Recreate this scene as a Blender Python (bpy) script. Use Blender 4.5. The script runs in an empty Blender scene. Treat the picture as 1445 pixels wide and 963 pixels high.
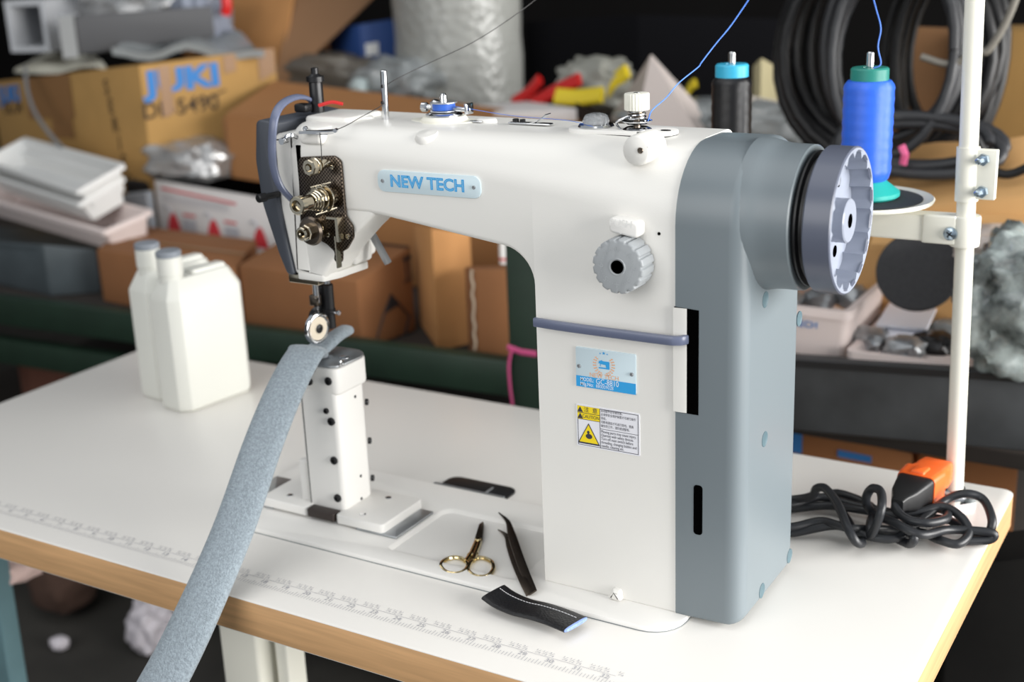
import bpy, bmesh, math, random
from mathutils import Vector, Matrix, noise
PI = math.pi
random.seed(7)

# ---------------------------------------------------------------- camera
T = 0.75                                   # height of the table top above the floor
CAM = Vector((0.19702, -1.31330, 0.57121)) # table coordinates: x along the table, y away, z up from the table top
FPX = 1831.04
ROT = ((0.8604348, 0.5080876, -0.0387159), (0.1215241, -0.2783969, -0.9527471), (-0.4948574, 0.8150719, -0.3012872))
sc = bpy.context.scene
cd = bpy.data.cameras.new('camera')
co = bpy.data.objects.new('camera', cd)
sc.collection.objects.link(co)
cd.sensor_width = 36.0
cd.lens = FPX / 1445.0 * 36.0
cd.clip_start = 0.05
cd.clip_end = 60
mr = Matrix(((ROT[0][0], -ROT[1][0], -ROT[2][0]), (ROT[0][1], -ROT[1][1], -ROT[2][1]), (ROT[0][2], -ROT[1][2], -ROT[2][2])))
co.matrix_world = Matrix.Translation(CAM + Vector((0, 0, T))) @ mr.to_4x4()
cd.dof.use_dof = True
cd.dof.focus_distance = 1.10
cd.dof.aperture_fstop = 4.3
sc.camera = co

# ---------------------------------------------------------------- light: daylight from the open shop front, with added fill from front and above
w = bpy.data.worlds.new('sky'); sc.world = w; w.use_nodes = True
w.node_tree.nodes['Background'].inputs[0].default_value = (0.86, 0.93, 1.0, 1)
w.node_tree.nodes['Background'].inputs[1].default_value = 0.4
def area(name, loc, target, sx, sy, power, col):
    l = bpy.data.lights.new(name, 'AREA'); l.shape = 'RECTANGLE'; l.size = sx; l.size_y = sy
    l.energy = power; l.color = col
    o = bpy.data.objects.new(name, l); sc.collection.objects.link(o)
    o.location = Vector(loc) + Vector((0, 0, T))
    d = Vector(target) - Vector(loc)
    o.rotation_euler = d.to_track_quat('-Z', 'Y').to_euler()
area('daylight_shop_front', (2.9, 0.1, 0.72), (-0.3, -0.3, 0.2), 3.6, 1.7, 295, (1.0, 0.985, 0.955))
area('front_fill', (-0.9, -3.3, 1.5), (-0.6, 0.2, 0.1), 2.6, 1.8, 42, (1.0, 0.985, 0.96))  # unseen fill lamp, added to brighten the faces towards the camera
area('overhead_fill', (-0.7, -0.5, 1.9), (-0.6, -0.2, 0.0), 2.2, 1.2, 9, (1.0, 0.985, 0.96))  # overhead fill lamp, added to lift the table behind the machine
vs = sc.view_settings
vs.view_transform = 'Standard'; vs.look = 'None'; vs.gamma = 1.0; vs.use_curve_mapping = False
vs.exposure = 0.14

# ---------------------------------------------------------------- helpers
def ray(u, v):
    a, b = (u - 722.5) / FPX, (v - 481.5) / FPX
    return Vector([ROT[0][i] * a + ROT[1][i] * b + ROT[2][i] for i in range(3)])
def onplane(u, v, ax, val):
    d = ray(u, v)
    return CAM + d * ((val - CAM[ax]) / d[ax])
def PX(u, v, x): return onplane(u, v, 0, x)
def PY(u, v, y): return onplane(u, v, 1, y)
def PZ(u, v, z=0.0): return onplane(u, v, 2, z)

def lin(c):
    return tuple(((x / 255) / 12.92 if x / 255 <= 0.04045 else ((x / 255 + 0.055) / 1.055) ** 2.4) for x in c)
MATS = {}
def mat(name, col, rough=0.5, metal=0.0, spec=0.5, var=0.0, vscale=20.0, bump=0.0, bscale=200.0, alpha=1.0, trans=0.0, sheen=0.0, coat=0.0, sss=0.0, stretch=None, emit=0.0):
    m = bpy.data.materials.new(name); m.use_nodes = True
    nt = m.node_tree; b = nt.nodes['Principled BSDF']
    c = lin(col)
    b.inputs['Base Color'].default_value = (*c, 1)
    b.inputs['Roughness'].default_value = rough
    b.inputs['Metallic'].default_value = metal
    b.inputs['Specular IOR Level'].default_value = spec
    b.inputs['Alpha'].default_value = alpha
    b.inputs['Transmission Weight'].default_value = trans
    b.inputs['Sheen Weight'].default_value = sheen
    b.inputs['Coat Weight'].default_value = coat
    if sss:
        b.inputs['Subsurface Weight'].default_value = sss
        b.inputs['Subsurface Radius'].default_value = (0.02, 0.02, 0.02)
    if var or bump or stretch:
        tc = nt.nodes.new('ShaderNodeTexCoord'); mp = nt.nodes.new('ShaderNodeMapping')
        nt.links.new(tc.outputs['Object'], mp.inputs[0])
        if stretch: mp.inputs['Scale'].default_value = stretch
    if var:
        n = nt.nodes.new('ShaderNodeTexNoise'); n.inputs['Scale'].default_value = vscale; n.inputs['Detail'].default_value = 5
        nt.links.new(mp.outputs[0], n.inputs['Vector'])
        r = nt.nodes.new('ShaderNodeValToRGB')
        r.color_ramp.elements[0].position = 0.3; r.color_ramp.elements[1].position = 0.7
        r.color_ramp.elements[0].color = (*[x * (1 - var) for x in c], 1)
        r.color_ramp.elements[1].color = (*[min(1, x * (1 + var)) for x in c], 1)
        nt.links.new(n.outputs['Fac'], r.inputs[0]); nt.links.new(r.outputs[0], b.inputs['Base Color'])
    if bump:
        n2 = nt.nodes.new('ShaderNodeTexNoise'); n2.inputs['Scale'].default_value = bscale; n2.inputs['Detail'].default_value = 3
        nt.links.new(mp.outputs[0], n2.inputs['Vector'])
        bp = nt.nodes.new('ShaderNodeBump'); bp.inputs['Strength'].default_value = bump; bp.inputs['Distance'].default_value = 0.002
        nt.links.new(n2.outputs['Fac'], bp.inputs['Height']); nt.links.new(bp.outputs[0], b.inputs['Normal'])
    MATS[name] = m
    return m

def spline(pts, n=8, closed=False):
    pts = [Vector(p) for p in pts]; out = []; k = len(pts)
    rng = range(k) if closed else range(k - 1)
    for i in rng:
        p1, p2 = pts[i], pts[(i + 1) % k]
        p0 = pts[(i - 1) % k] if closed or i > 0 else p1 * 2 - p2
        p3 = pts[(i + 2) % k] if closed or i < k - 2 else p2 * 2 - p1
        for j in range(n):
            t = j / n
            out.append(0.5 * ((2 * p1) + (p2 - p0) * t + (2 * p0 - 5 * p1 + 4 * p2 - p3) * t * t + (3 * p1 - p0 - 3 * p2 + p3) * t ** 3))
    if not closed: out.append(pts[-1])
    return out

def roundpoly(pts, rad, seg=5):
    out = []; n = len(pts)
    if not hasattr(rad, '__len__'): rad = [rad] * n
    for i in range(n):
        p = Vector(pts[i][:2]); a = Vector(pts[i - 1][:2]); b = Vector(pts[(i + 1) % n][:2])
        if rad[i] <= 0: out.append(tuple(p)); continue
        da = (a - p).normalized(); db = (b - p).normalized()
        ang = math.acos(max(-1, min(1, da.dot(db))))
        if ang > PI - 0.02: out.append(tuple(p)); continue
        l = min(rad[i] / math.tan(ang / 2), (a - p).length * 0.49, (b - p).length * 0.49)
        r = l * math.tan(ang / 2)
        bis = (da + db).normalized(); c = p + bis * (r / math.sin(ang / 2))
        s0 = p + da * l - c; s1 = p + db * l - c
        a0 = math.atan2(s0.y, s0.x); a1 = math.atan2(s1.y, s1.x)
        d = (a1 - a0 + PI) % (2 * PI) - PI
        for k in range(seg + 1):
            t = a0 + d * k / seg
            out.append((c.x + r * math.cos(t), c.y + r * math.sin(t)))
    return out

def circle(c, r, n=24, r2=None):
    r2 = r2 or r
    return [(c[0] + r * math.cos(2 * PI * i / n), c[1] + r2 * math.sin(2 * PI * i / n)) for i in range(n)]

def area2(p):
    return sum(p[i - 1][0] * p[i][1] - p[i][0] * p[i - 1][1] for i in range(len(p)))

XZ = lambda u, v, d: (u, d, v)     # outline in x,z; depth along y
YZ = lambda u, v, d: (d, u, v)     # outline in y,z; depth along x
XY = lambda u, v, d: (u, v, d)     # outline in x,y; depth along z

class M:
    def __init__(s): s.v = []; s.f = []; s.mi = []; s.cur = 0
    def face(s, f): s.f.append(tuple(f)); s.mi.append(s.cur)
    def add(s, vs, fs):
        b = len(s.v); s.v += [Vector(x) for x in vs]
        for f in fs: s.face([b + i for i in f])
        return s
    def box(s, c, d, rz=0.0, R=None):
        x, y, z = [q / 2 for q in d]
        vs = [Vector((a, b, e)) for a in (-x, x) for b in (-y, y) for e in (-z, z)]
        R = R or Matrix.Rotation(rz, 3, 'Z'); c = Vector(c)
        return s.add([R @ q + c for q in vs], [(0, 1, 3, 2), (4, 6, 7, 5), (0, 4, 5, 1), (2, 3, 7, 6), (0, 2, 6, 4), (1, 5, 7, 3)])
    def pillow(s, pts, d0, d1, mp=XZ, r0=0.0, r1=0.0, k=4, cap0=True, cap1=True):
        """outline extruded from depth d0 to d1, the edge of each end rounded by r0 / r1 (numbers or one per point)"""
        if area2(pts) < 0:
            pts = pts[::-1]
            if hasattr(r0, '__len__'): r0 = r0[::-1]
            if hasattr(r1, '__len__'): r1 = r1[::-1]
        n = len(pts)
        R0 = list(r0) if hasattr(r0, '__len__') else [r0] * n
        R1 = list(r1) if hasattr(r1, '__len__') else [r1] * n
        nor = []
        for i in range(n):
            p = Vector(pts[i][:2]); a = Vector(pts[i - 1][:2]); b = Vector(pts[(i + 1) % n][:2])
            e1 = (p - a).normalized(); e2 = (b - p).normalized()
            n1 = Vector((-e1.y, e1.x)); n2 = Vector((-e2.y, e2.x))
            nor.append((n1 + n2) / max(0.35, 1 + n1.dot(n2)))
        sg = 1 if d1 > d0 else -1
        rings = []
        if max(R0) > 0:
            for j in range(k):
                t = PI / 2 * j / k
                rings.append([(R0[i] * (1 - math.sin(t)), d0 + sg * R0[i] * (1 - math.cos(t))) for i in range(n)])
        rings.append([(0, d0 + sg * R0[i]) for i in range(n)])
        rings.append([(0, d1 - sg * R1[i]) for i in range(n)])
        if max(R1) > 0:
            for j in range(k - 1, -1, -1):
                t = PI / 2 * j / k
                rings.append([(R1[i] * (1 - math.sin(t)), d1 - sg * R1[i] * (1 - math.cos(t))) for i in range(n)])
        b = len(s.v)
        for rg in rings:
            for i in range(n):
                q = Vector(pts[i][:2]) + nor[i] * rg[i][0]
                s.v.append(Vector(mp(q.x, q.y, rg[i][1])))
        for j in range(len(rings) - 1):
            for i in range(n):
                i2 = (i + 1) % n
                s.face((b + j * n + i, b + j * n + i2, b + (j + 1) * n + i2, b + (j + 1) * n + i))
        if cap0: s.face([b + i for i in range(n)])
        if cap1: s.face([b + (len(rings) - 1) * n + i for i in range(n)][::-1])
        return s
    def rbox(s, c, d, r=0.004, rv=None, R=None, k=3):
        """rounded box"""
        h = [q / 2 for q in d]
        r = min(r, min(h) * 0.98)
        b = len(s.v)
        s.pillow(roundpoly([(-h[0], -h[1]), (h[0], -h[1]), (h[0], h[1]), (-h[0], h[1])], rv or r, 4), -h[2], h[2], XY, r, r, k)
        c = Vector(c)
        for i in range(b, len(s.v)):
            s.v[i] = (R @ s.v[i] if R else s.v[i]) + c
        return s
    def lathe(s, prof, o, ax=(0, 0, 1), n=28, a0=0.0, close=True):
        o = Vector(o); z = Vector(ax).normalized()
        x = z.orthogonal().normalized(); y = z.cross(x); b = len(s.v); k = len(prof)
        for r, h in prof:
            for i in range(n):
                t = a0 + 2 * PI * i / n
                s.v.append(o + z * h + (x * math.cos(t) + y * math.sin(t)) * r)
        for j in range(k - 1):
            for i in range(n):
                i2 = (i + 1) % n
                s.face((b + j * n + i, b + j * n + i2, b + (j + 1) * n + i2, b + (j + 1) * n + i))
        if close:
            if prof[0][0] > 1e-6: s.face([b + i for i in range(n)][::-1])
            if prof[-1][0] > 1e-6: s.face([b + (k - 1) * n + i for i in range(n)])
        return s
    def cyl(s, a, b, r, n=20, bev=0.0):
        a = Vector(a); b = Vector(b); L = (b - a).length
        pr = [(r, 0), (r, L)] if not bev else [(r - bev, 0), (r, bev), (r, L - bev), (r - bev, L)]
        return s.lathe(pr, a, b - a, n)
    def tube(s, pts, r, n=8, closed=False):
        pts = [Vector(p) for p in pts]; k = len(pts)
        rr = r if hasattr(r, '__len__') else [r] * k
        b = len(s.v); up = None
        for i in range(k):
            t = (pts[(i + 1) % k] - pts[i - 1]) if (closed or 0 < i < k - 1) else (pts[1] - pts[0] if i == 0 else pts[-1] - pts[-2])
            t.normalize()
            if up is None: up = t.orthogonal().normalized()
            up = (up - t * up.dot(t))
            up = up.normalized() if up.length > 1e-6 else t.orthogonal().normalized()
            sd = t.cross(up)
            for j in range(n):
                a = 2 * PI * j / n
                s.v.append(pts[i] + (up * math.cos(a) + sd * math.sin(a)) * rr[i])
        for i in range(k if closed else k - 1):
            i2 = (i + 1) % k
            for j in range(n):
                j2 = (j + 1) % n
                s.face((b + i * n + j, b + i * n + j2, b + i2 * n + j2, b + i2 * n + j))
        if not closed:
            s.face([b + j for j in range(n)][::-1]); s.face([b + (k - 1) * n + j for j in range(n)])
        return s
    def ribbon(s, pts, side, w, h, n=14, p=2.6):
        """flat oval section swept along pts; side = width direction, w/h may be lists"""
        pts = [Vector(q) for q in pts]; k = len(pts); b = len(s.v)
        for i in range(k):
            t = pts[min(i + 1, k - 1)] - pts[max(i - 1, 0)]; t.normalize()
            sd = Vector(side[i] if isinstance(side, list) else side); sd = (sd - t * sd.dot(t)).normalized(); u = t.cross(sd)
            wi = w[i] if hasattr(w, '__len__') else w; hi = h[i] if hasattr(h, '__len__') else h
            for j in range(n):
                a = 2 * PI * j / n; c, q = math.cos(a), math.sin(a)
                s.v.append(pts[i] + sd * (wi / 2 * math.copysign(abs(c) ** (2 / p), c)) + u * (hi / 2 * math.copysign(abs(q) ** (2 / p), q)))
        for i in range(k - 1):
            for j in range(n):
                j2 = (j + 1) % n
                s.face((b + i * n + j, b + i * n + j2, b + (i + 1) * n + j2, b + (i + 1) * n + j))
        s.face([b + j for j in range(n)][::-1]); s.face([b + (k - 1) * n + j for j in range(n)])
        return s
    def sheet(s, grid, th, back=Vector((0, 0, -1))):
        """grid[i][j] of points made solid by th along back"""
        a, c = len(grid), len(grid[0]); b = len(s.v); N = a * c
        for q in range(2):
            for row in grid:
                for p in row: s.v.append(Vector(p) + back * (th * q))
        ix = lambda i, j, q: b + q * N + i * c + j
        for i in range(a - 1):
            for j in range(c - 1):
                s.face((ix(i, j, 0), ix(i + 1, j, 0), ix(i + 1, j + 1, 0), ix(i, j + 1, 0)))
                s.face((ix(i, j, 1), ix(i, j + 1, 1), ix(i + 1, j + 1, 1), ix(i + 1, j, 1)))
        for i in range(a - 1):
            s.face((ix(i, 0, 0), ix(i, 0, 1), ix(i + 1, 0, 1), ix(i + 1, 0, 0)))
            s.face((ix(i, c - 1, 0), ix(i + 1, c - 1, 0), ix(i + 1, c - 1, 1), ix(i, c - 1, 1)))
        for j in range(c - 1):
            s.face((ix(0, j, 0), ix(0, j + 1, 0), ix(0, j + 1, 1), ix(0, j, 1)))
            s.face((ix(a - 1, j, 0), ix(a - 1, j, 1), ix(a - 1, j + 1, 1), ix(a - 1, j + 1, 0)))
        return s
    def blob(s, c, d, amp=0.25, fr=3.0, seed=0, sub=4, flat=None, R=None):
        bm = bmesh.new(); bmesh.ops.create_icosphere(bm, subdivisions=sub, radius=1.0)
        c = Vector(c); b = len(s.v); off = Vector((seed * 3.1, seed * 1.7, seed * 2.3))
        for q in bm.verts:
            p = q.co.copy()
            k = 1 + amp * noise.noise(p * fr + off) + amp * 0.5 * abs(noise.noise(p * fr * 2.3 + off)) - amp * 0.3 * abs(noise.noise(p * fr * 5 + off))
            p = Vector((math.copysign(abs(p.x) ** 0.75, p.x) * d[0] / 2, math.copysign(abs(p.y) ** 0.75, p.y) * d[1] / 2, math.copysign(abs(p.z) ** 0.75, p.z) * d[2] / 2)) * k
            if flat is not None: p.z = max(p.z, flat)
            s.v.append((R @ p if R else p) + c)
        for f in bm.faces: s.face([b + q.index for q in f.verts])
        bm.free(); return s
    def xf(s, mtx, start=0):
        for i in range(start, len(s.v)): s.v[i] = mtx @ s.v[i]
        return s
    def mapto(s, o, x, y, z, start=0):
        """verts from start on are local (x,y,z) of the frame o, x, y, z"""
        o, x, y, z = [Vector(q) for q in (o, x, y, z)]
        for i in range(start, len(s.v)):
            p = s.v[i]; s.v[i] = o + x * p.x + y * p.y + z * p.z
        return s

TX = {}
def text_geo(txt, size=1.0, bold=0.0, align='CENTER', spacing=1.0):
    key = (txt, bold, align, spacing)
    if key not in TX:
        c = bpy.data.curves.new('lettering', 'FONT'); c.body = txt; c.align_x = align; c.align_y = 'CENTER'; c.offset = bold; c.space_character = spacing; c.resolution_u = 3
        o = bpy.data.objects.new('lettering', c); sc.collection.objects.link(o)
        me = bpy.data.meshes.new_from_object(o.evaluated_get(bpy.context.evaluated_depsgraph_get()))
        TX[key] = ([v.co.copy() for v in me.vertices], [tuple(p.vertices) for p in me.polygons])
        bpy.data.objects.remove(o); bpy.data.curves.remove(c); bpy.data.meshes.remove(me)
    vs, fs = TX[key]
    return [v * size for v in vs], fs
def put_text(m, txt, o, x, y, size, bold=0.0, align='CENTER', spacing=1.0, sx=1.0):
    """flat lettering on the plane through o spanned by x (reading direction) and y (up)"""
    vs, fs = text_geo(txt, size, bold, align, spacing)
    o, x, y = Vector(o), Vector(x).normalized(), Vector(y).normalized()
    return m.add([o + x * v.x * sx + y * v.y for v in vs], fs)

def link(name, m, mt, parent=None, sharp=32, label=None, cat=None, group=None, kind=None, fixn=True, base=None):
    if not isinstance(mt, (list, tuple)): mt = [mt]
    if base is None:
        lo = Vector([min(v[i] for v in m.v) for i in range(3)]); hi = Vector([max(v[i] for v in m.v) for i in range(3)])
        base = (lo + hi) / 2
        if parent is None: base.z = lo.z
    base = Vector(base)
    me = bpy.data.meshes.new(name)
    me.from_pydata([v - base for v in m.v], [], m.f)
    for q in mt: me.materials.append(q)
    for i, p in enumerate(me.polygons): p.material_index = m.mi[i]
    bm = bmesh.new(); bm.from_mesh(me)
    if fixn: bmesh.ops.recalc_face_normals(bm, faces=bm.faces)
    for f in bm.faces: f.smooth = sharp > 0
    if sharp > 0:
        lim = math.radians(sharp)
        for e in bm.edges: e.smooth = len(e.link_faces) == 2 and e.calc_face_angle(0) < lim
    bm.to_mesh(me); bm.free()
    o = bpy.data.objects.new(name, me); sc.collection.objects.link(o)
    if parent is None: o.location = base + Vector((0, 0, T))
    else:
        o.parent = parent; pw = Vector((0, 0, 0)); q = parent
        while q is not None: pw += q.location; q = q.parent
        o.location = base + Vector((0, 0, T)) - pw
    return tag(o, label, cat, group, kind)
def tag(o, label=None, cat=None, group=None, kind=None):
    if label: o['label'] = label
    if cat: o['category'] = cat
    if group: o['group'] = group
    if kind: o['kind'] = kind
    return o
def thing(name, label, cat, loc, group=None):
    o = bpy.data.objects.new(name, None); o.empty_display_size = 0.02; sc.collection.objects.link(o)
    o.location = Vector(loc) + Vector((0, 0, T))
    return tag(o, label, cat, group)

# ---------------------------------------------------------------- materials
white = mat('white_enamel', (228, 226, 221), 0.38, bump=0.05, bscale=900)
white_fl = mat('white_casting', (232, 230, 226), 0.45)
lam = mat('white_laminate', (229, 226, 221), 0.32, var=0.012, vscale=3)
beech = mat('beech_edge', (205, 162, 116), 0.45, var=0.14, vscale=30, stretch=(0.25, 0.25, 6))
grayp = mat('gray_plastic', (112, 121, 126), 0.36)
wheelp = mat('wheel_gray', (92, 97, 112), 0.3)
wheelin = mat('wheel_inner_gray', (150, 156, 170), 0.25)
blueg = mat('blue_gray', (98, 105, 128), 0.3)
slate = mat('slate_gray', (66, 70, 78), 0.4)
dialp = mat('dial_gray', (160, 164, 167), 0.45)
chrome = mat('chrome', (215, 216, 218), 0.14, 1.0)
nickel = mat('dark_nickel', (112, 102, 92), 0.28, 1.0, bump=0.0)
champ = mat('champagne_nickel', (196, 186, 166), 0.14, 1.0)
steel = mat('brushed_steel', (165, 168, 171), 0.4, 0.75, var=0.25, vscale=25)
blackm = mat('black_metal', (28, 28, 30), 0.35, 0.3)
blackp = mat('black_plastic', (22, 22, 24), 0.45)
gold = mat('gold_plate', (222, 204, 160), 0.16, 1.0)
ivory = mat('ivory_plastic', (230, 228, 216), 0.45)
paleblue = mat('pale_blue_plate', (206, 223, 230), 0.4)
cyan = mat('cyan_print', (48, 160, 224), 0.5)
orangeink = mat('orange_print', (238, 178, 136), 0.5)
paper = mat('white_sticker', (232, 232, 238), 0.5)
yellow = mat('yellow_print', (244, 216, 28), 0.5)
ink = mat('black_print', (34, 34, 40), 0.6)
inkg = mat('gray_print', (172, 172, 178), 0.6)
whiteink = mat('white_print', (235, 242, 248), 0.5)
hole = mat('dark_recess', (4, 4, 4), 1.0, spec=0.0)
standw = mat('cream_enamel', (232, 230, 218), 0.35)
clear = mat('clear_plastic', (236, 238, 240), 0.06, trans=0.8)
red = mat('red_plastic', (196, 30, 28), 0.4)
rubber = mat('rubber', (30, 32, 36), 0.42)
orange = mat('orange_plastic', (244, 104, 40), 0.4)
felt = mat('gray_felt', (140, 151, 159), 0.95, var=0.22, vscale=420, bump=0.6, bscale=700, sheen=0.3)
leather = mat('black_leather', (20, 20, 23), 0.36, bump=0.3, bscale=500)
stitch = mat('white_stitch', (214, 214, 216), 0.7)
bluefuzz = mat('blue_backing', (128, 150, 205), 0.9, var=0.2, vscale=300)

# ================================================================ SETTING
m = M(); m.box((-1.2, 0.4, -T - 0.02), (9, 8, 0.04))
link('floor', m, mat('dark_concrete', (52, 50, 46), 0.8, var=0.3, vscale=6), kind='structure', sharp=0)
m = M(); m.box((-1.2, 2.05, 0.6), (9, 0.1, 2.7))
link('wall_back', m, mat('dark_wall', (15, 14, 14), 0.95, spec=0.1, var=0.15, vscale=4), kind='structure', sharp=0)
m = M(); m.box((-4.2, 0.4, 0.6), (0.1, 8, 2.7))
link('wall_left', m, mat('grubby_wall', (70, 68, 66), 0.9, var=0.1, vscale=4), kind='structure', sharp=0)
m = M(); m.box((-1.2, 2.4, 2.0), (9, 3, 0.1))
link('ceiling', m, mat('gray_ceiling', (90, 90, 90), 0.9, var=0.1, vscale=4), kind='structure', sharp=0)

# ================================================================ TABLE
tb = thing('work_table', 'long white laminate sewing table with a beech front edge, carrying the machine', 'table', (-0.615, -0.27, -T))
TXL, TYF, TTH = -1.23, -0.54, 0.036
m = M(); m.pillow(roundpoly([(TXL, TYF), (0, TYF), (0, 0), (TXL, 0)], [0.012, 0.012, 0.012, 0.012], 4), -TTH, 0, XY, 0.001, 0.0008, 2)
m.cur = 0
top = link('tabletop', m, [lam, beech], tb)
for pl in top.data.polygons:
    if abs(pl.normal.z) < 0.3: pl.material_index = 1
def text_on(m, txt, p, size, **k): put_text(m, txt, p, (1, 0, 0), (0, 1, 0), size, **k)
# printed ruler along the front edge: inch scale above, eighths below
m = M()
IN = 0.0254; x0 = PZ(855, 962)[0]; zt = 0.0004
def dash(a, b, wd):
    a = Vector((*a, zt)); b = Vector((*b, zt)); d = (b - a).normalized(); n = Vector((-d.y, d.x, 0)) * wd / 2
    m.add([a - n, b - n, b + n, a + n], [(0, 1, 2, 3)])
YR = -0.510
dash((x0 - 37 * IN, YR + 0.0095), (x0 + 0.004, YR + 0.0095), 0.0004)
for i in range(-37 * 8, 3):
    x = x0 + i * IN / 8
    if x < TXL + 0.02: continue
    L = 0.011 if i % 8 == 0 else 0.0075 if i % 4 == 0 else 0.0055
    dash((x, YR - 0.004), (x, YR - 0.004 + L), 0.0004)
    if i % 2 == 0 and i % 8 != 0:
        dash((x - 0.0014, YR + 0.0112), (x + 0.0014, YR + 0.0168), 0.0004)
        put_text(m, {2: '1', 4: '1', 6: '3'}[i % 8], (x - 0.0018, YR + 0.0158, zt), (1, 0, 0), (0, 1, 0), 0.0042)
        put_text(m, {2: '4', 4: '2', 6: '4'}[i % 8], (x + 0.0018, YR + 0.0122, zt), (1, 0, 0), (0, 1, 0), 0.0042)
    if i % 8 == 0 and 1 <= 32 + i // 8 <= 33: put_text(m, str(32 + i // 8), (x - 0.004, YR + 0.0052, zt), (1, 0, 0), (0, 1, 0), 0.0075)
link('ruler_print', m, inkg, top, sharp=0, fixn=False)
# hinge cut-out behind the bed
m = M(); a = PZ(624, 684); b = PZ(727, 690)
hx0, hx1 = a[0], PZ(716, 705)[0]
m.pillow(roundpoly([(hx0, -0.2535), (hx1, -0.2535), (hx1, -0.222), (hx0, -0.222)], [0, 0, 0.012, 0.012], 5), 0.0002, 0.0022, XY, 0, 0.0006, 2)
hs = link('hinge_socket', m, blackp, tb)
m = M(); m.box(((hx0 + hx1) / 2 - 0.004, -0.2505, 0.0027), (0.088, 0.004, 0.0018)); m.box((hx1 - 0.026, -0.243, 0.0032), (0.002, 0.018, 0.0014))
link('hinge_bar', m, steel, hs)
# frame under the table
for lx, nm in ((PY(366, 930, -0.36)[0], 'l'), (-0.14, 'r')):
    m = M(); m.pillow(roundpoly([(lx - 0.034, -0.385), (lx + 0.022, -0.385), (lx + 0.022, -0.335), (lx - 0.034, -0.335)], 0.005, 3), -0.71, -0.04, XY)
    lg = link('leg', m, standw, tb)
    link('inner_column', M().rbox((lx + 0.040, -0.352, -0.3), (0.018, 0.03, 0.52), 0.003), standw, lg)
    link('foot_rail', M().rbox((lx, -0.30, -0.729), (0.06, 0.46, 0.04), 0.005), standw, lg)
    link('top_rail', M().rbox((lx, -0.28, -0.052), (0.07, 0.42, 0.03), 0.003), standw, lg)

# ================================================================ SEWING MACHINE
sm = thing('sewing_machine', 'white industrial post-bed sewing machine with gray end cover and handwheel on the table', 'sewing machine', (-0.45, -0.34, 0))
BZ = 0.005
# bed with a shallow tray
def bed():
    bm = bmesh.new()
    outer = roundpoly([(-0.722, -0.428), (-0.196, -0.428), (-0.196, -0.254), (-0.722, -0.254)], [0.055, 0.03, 0.012, 0.012], 6)
    inner = roundpoly([(-0.506, -0.405), (-0.36, -0.405), (-0.36, -0.300), (-0.506, -0.300)], [0.004, 0.004, 0.004, 0.014], 6)
    def loop(pts, z): return [bm.verts.new((x, y, z)) for x, y in pts]
    def inset(pts, d):
        c = []
        n = len(pts)
        for i in range(n):
            p = Vector(pts[i]); a = Vector(pts[i - 1]); b = Vector(pts[(i + 1) % n])
            e1 = (p - a).normalized(); e2 = (b - p).normalized()
            nn = Vector((-e1.y - e2.y, e1.x + e2.x)) / max(0.4, 1 + e1.dot(e2))
            c.append(tuple(p + nn * d))
        return c
    L = [loop(outer, 0.0003), loop(outer, BZ - 0.0022), loop(inset(outer, 0.0008), BZ - 0.0006), loop(inset(outer, 0.0024), BZ)]
    rim = loop(inset(inner, -0.0015), BZ)
    L2 = [rim, loop(inset(inner, 0.0), BZ - 0.0004), loop(inset(inner, 0.003), BZ - 0.0036)]
    for S in (L, L2):
        for A, B in zip(S, S[1:]):
            for i in range(len(A)): bm.faces.new((A[i], A[(i + 1) % len(A)], B[(i + 1) % len(A)], B[i]))
    bm.faces.new(L2[-1])
    ed = []
    for S in (L[-1], rim):
        for i in range(len(S)):
            ed.append(bm.edges.get((S[i], S[(i + 1) % len(S)])))
    bmesh.ops.triangle_fill(bm, edges=ed, use_beauty=True, use_dissolve=False)
    mm = M(); bm.verts.index_update()
    mm.add([v.co for v in bm.verts], [[v.index for v in f.verts] for f in bm.faces]); bm.free()
    return mm
link('bed', bed(), white_fl, sm)
m = M(); m.pillow(roundpoly([(-0.7225, -0.4286), (-0.1954, -0.4286), (-0.1954, -0.2534), (-0.7225, -0.2534)], [0.055, 0.031, 0.012, 0.012], 6), 0.0002, 0.0008, XY); link('bed_shade_line', m, mat('shade_line_gray', (128, 134, 136), 0.6), sm)  # added thin strip, coloured as the shadow line under the bed's edge
link('slide_plate', M().rbox((-0.692, -0.352, BZ + 0.0016), (0.05, 0.066, 0.003), 0.0012), steel, sm, label='steel slide plate')
link('slide_plate', M().rbox((-0.533, -0.353, BZ + 0.0016), (0.05, 0.066, 0.003), 0.0012), steel, sm, label='steel slide plate')

# post base flange and post
PB = BZ + 0.003
m = M()
m.pillow(roundpoly([(-0.682, -0.386), (-0.620, -0.386), (-0.620, -0.316), (-0.682, -0.316)], 0.004, 3), PB, PB + 0.009, XY, 0, 0.0015, 3)
m.pillow(roundpoly([(-0.583, -0.386), (-0.524, -0.386), (-0.524, -0.316), (-0.583, -0.316)], 0.004, 3), PB, PB + 0.009, XY, 0, 0.0015, 3)
m.pillow(roundpoly([(-0.63, -0.372), (-0.57, -0.372), (-0.57, -0.316), (-0.63, -0.316)], 0.003, 3), PB, PB + 0.0085, XY, 0, 0.001, 3)
m.rbox((-0.634, -0.345, PB + 0.028), (0.010, 0.05, 0.05), 0.002)
pbase = link('post_base', m, white_fl, sm)
for x, y in ((-0.655, -0.37), (-0.557, -0.374), (-0.557, -0.33), (-0.60, -0.376)):
    if x != -0.60: link('screw', M().lathe([(0.0032, 0), (0.0032, 0.001), (0.0022, 0.0013), (0, 0.0013)], (x, y, PB + 0.009), n=14), chrome, pbase)
link('hook_stop', M().rbox((-0.6015, -0.381, PB + 0.0045), (0.034, 0.012, 0.009), 0.001), mat('brown_bakelite', (46, 36, 32), 0.5), sm, label='dark brown block at foot of post')
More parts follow.
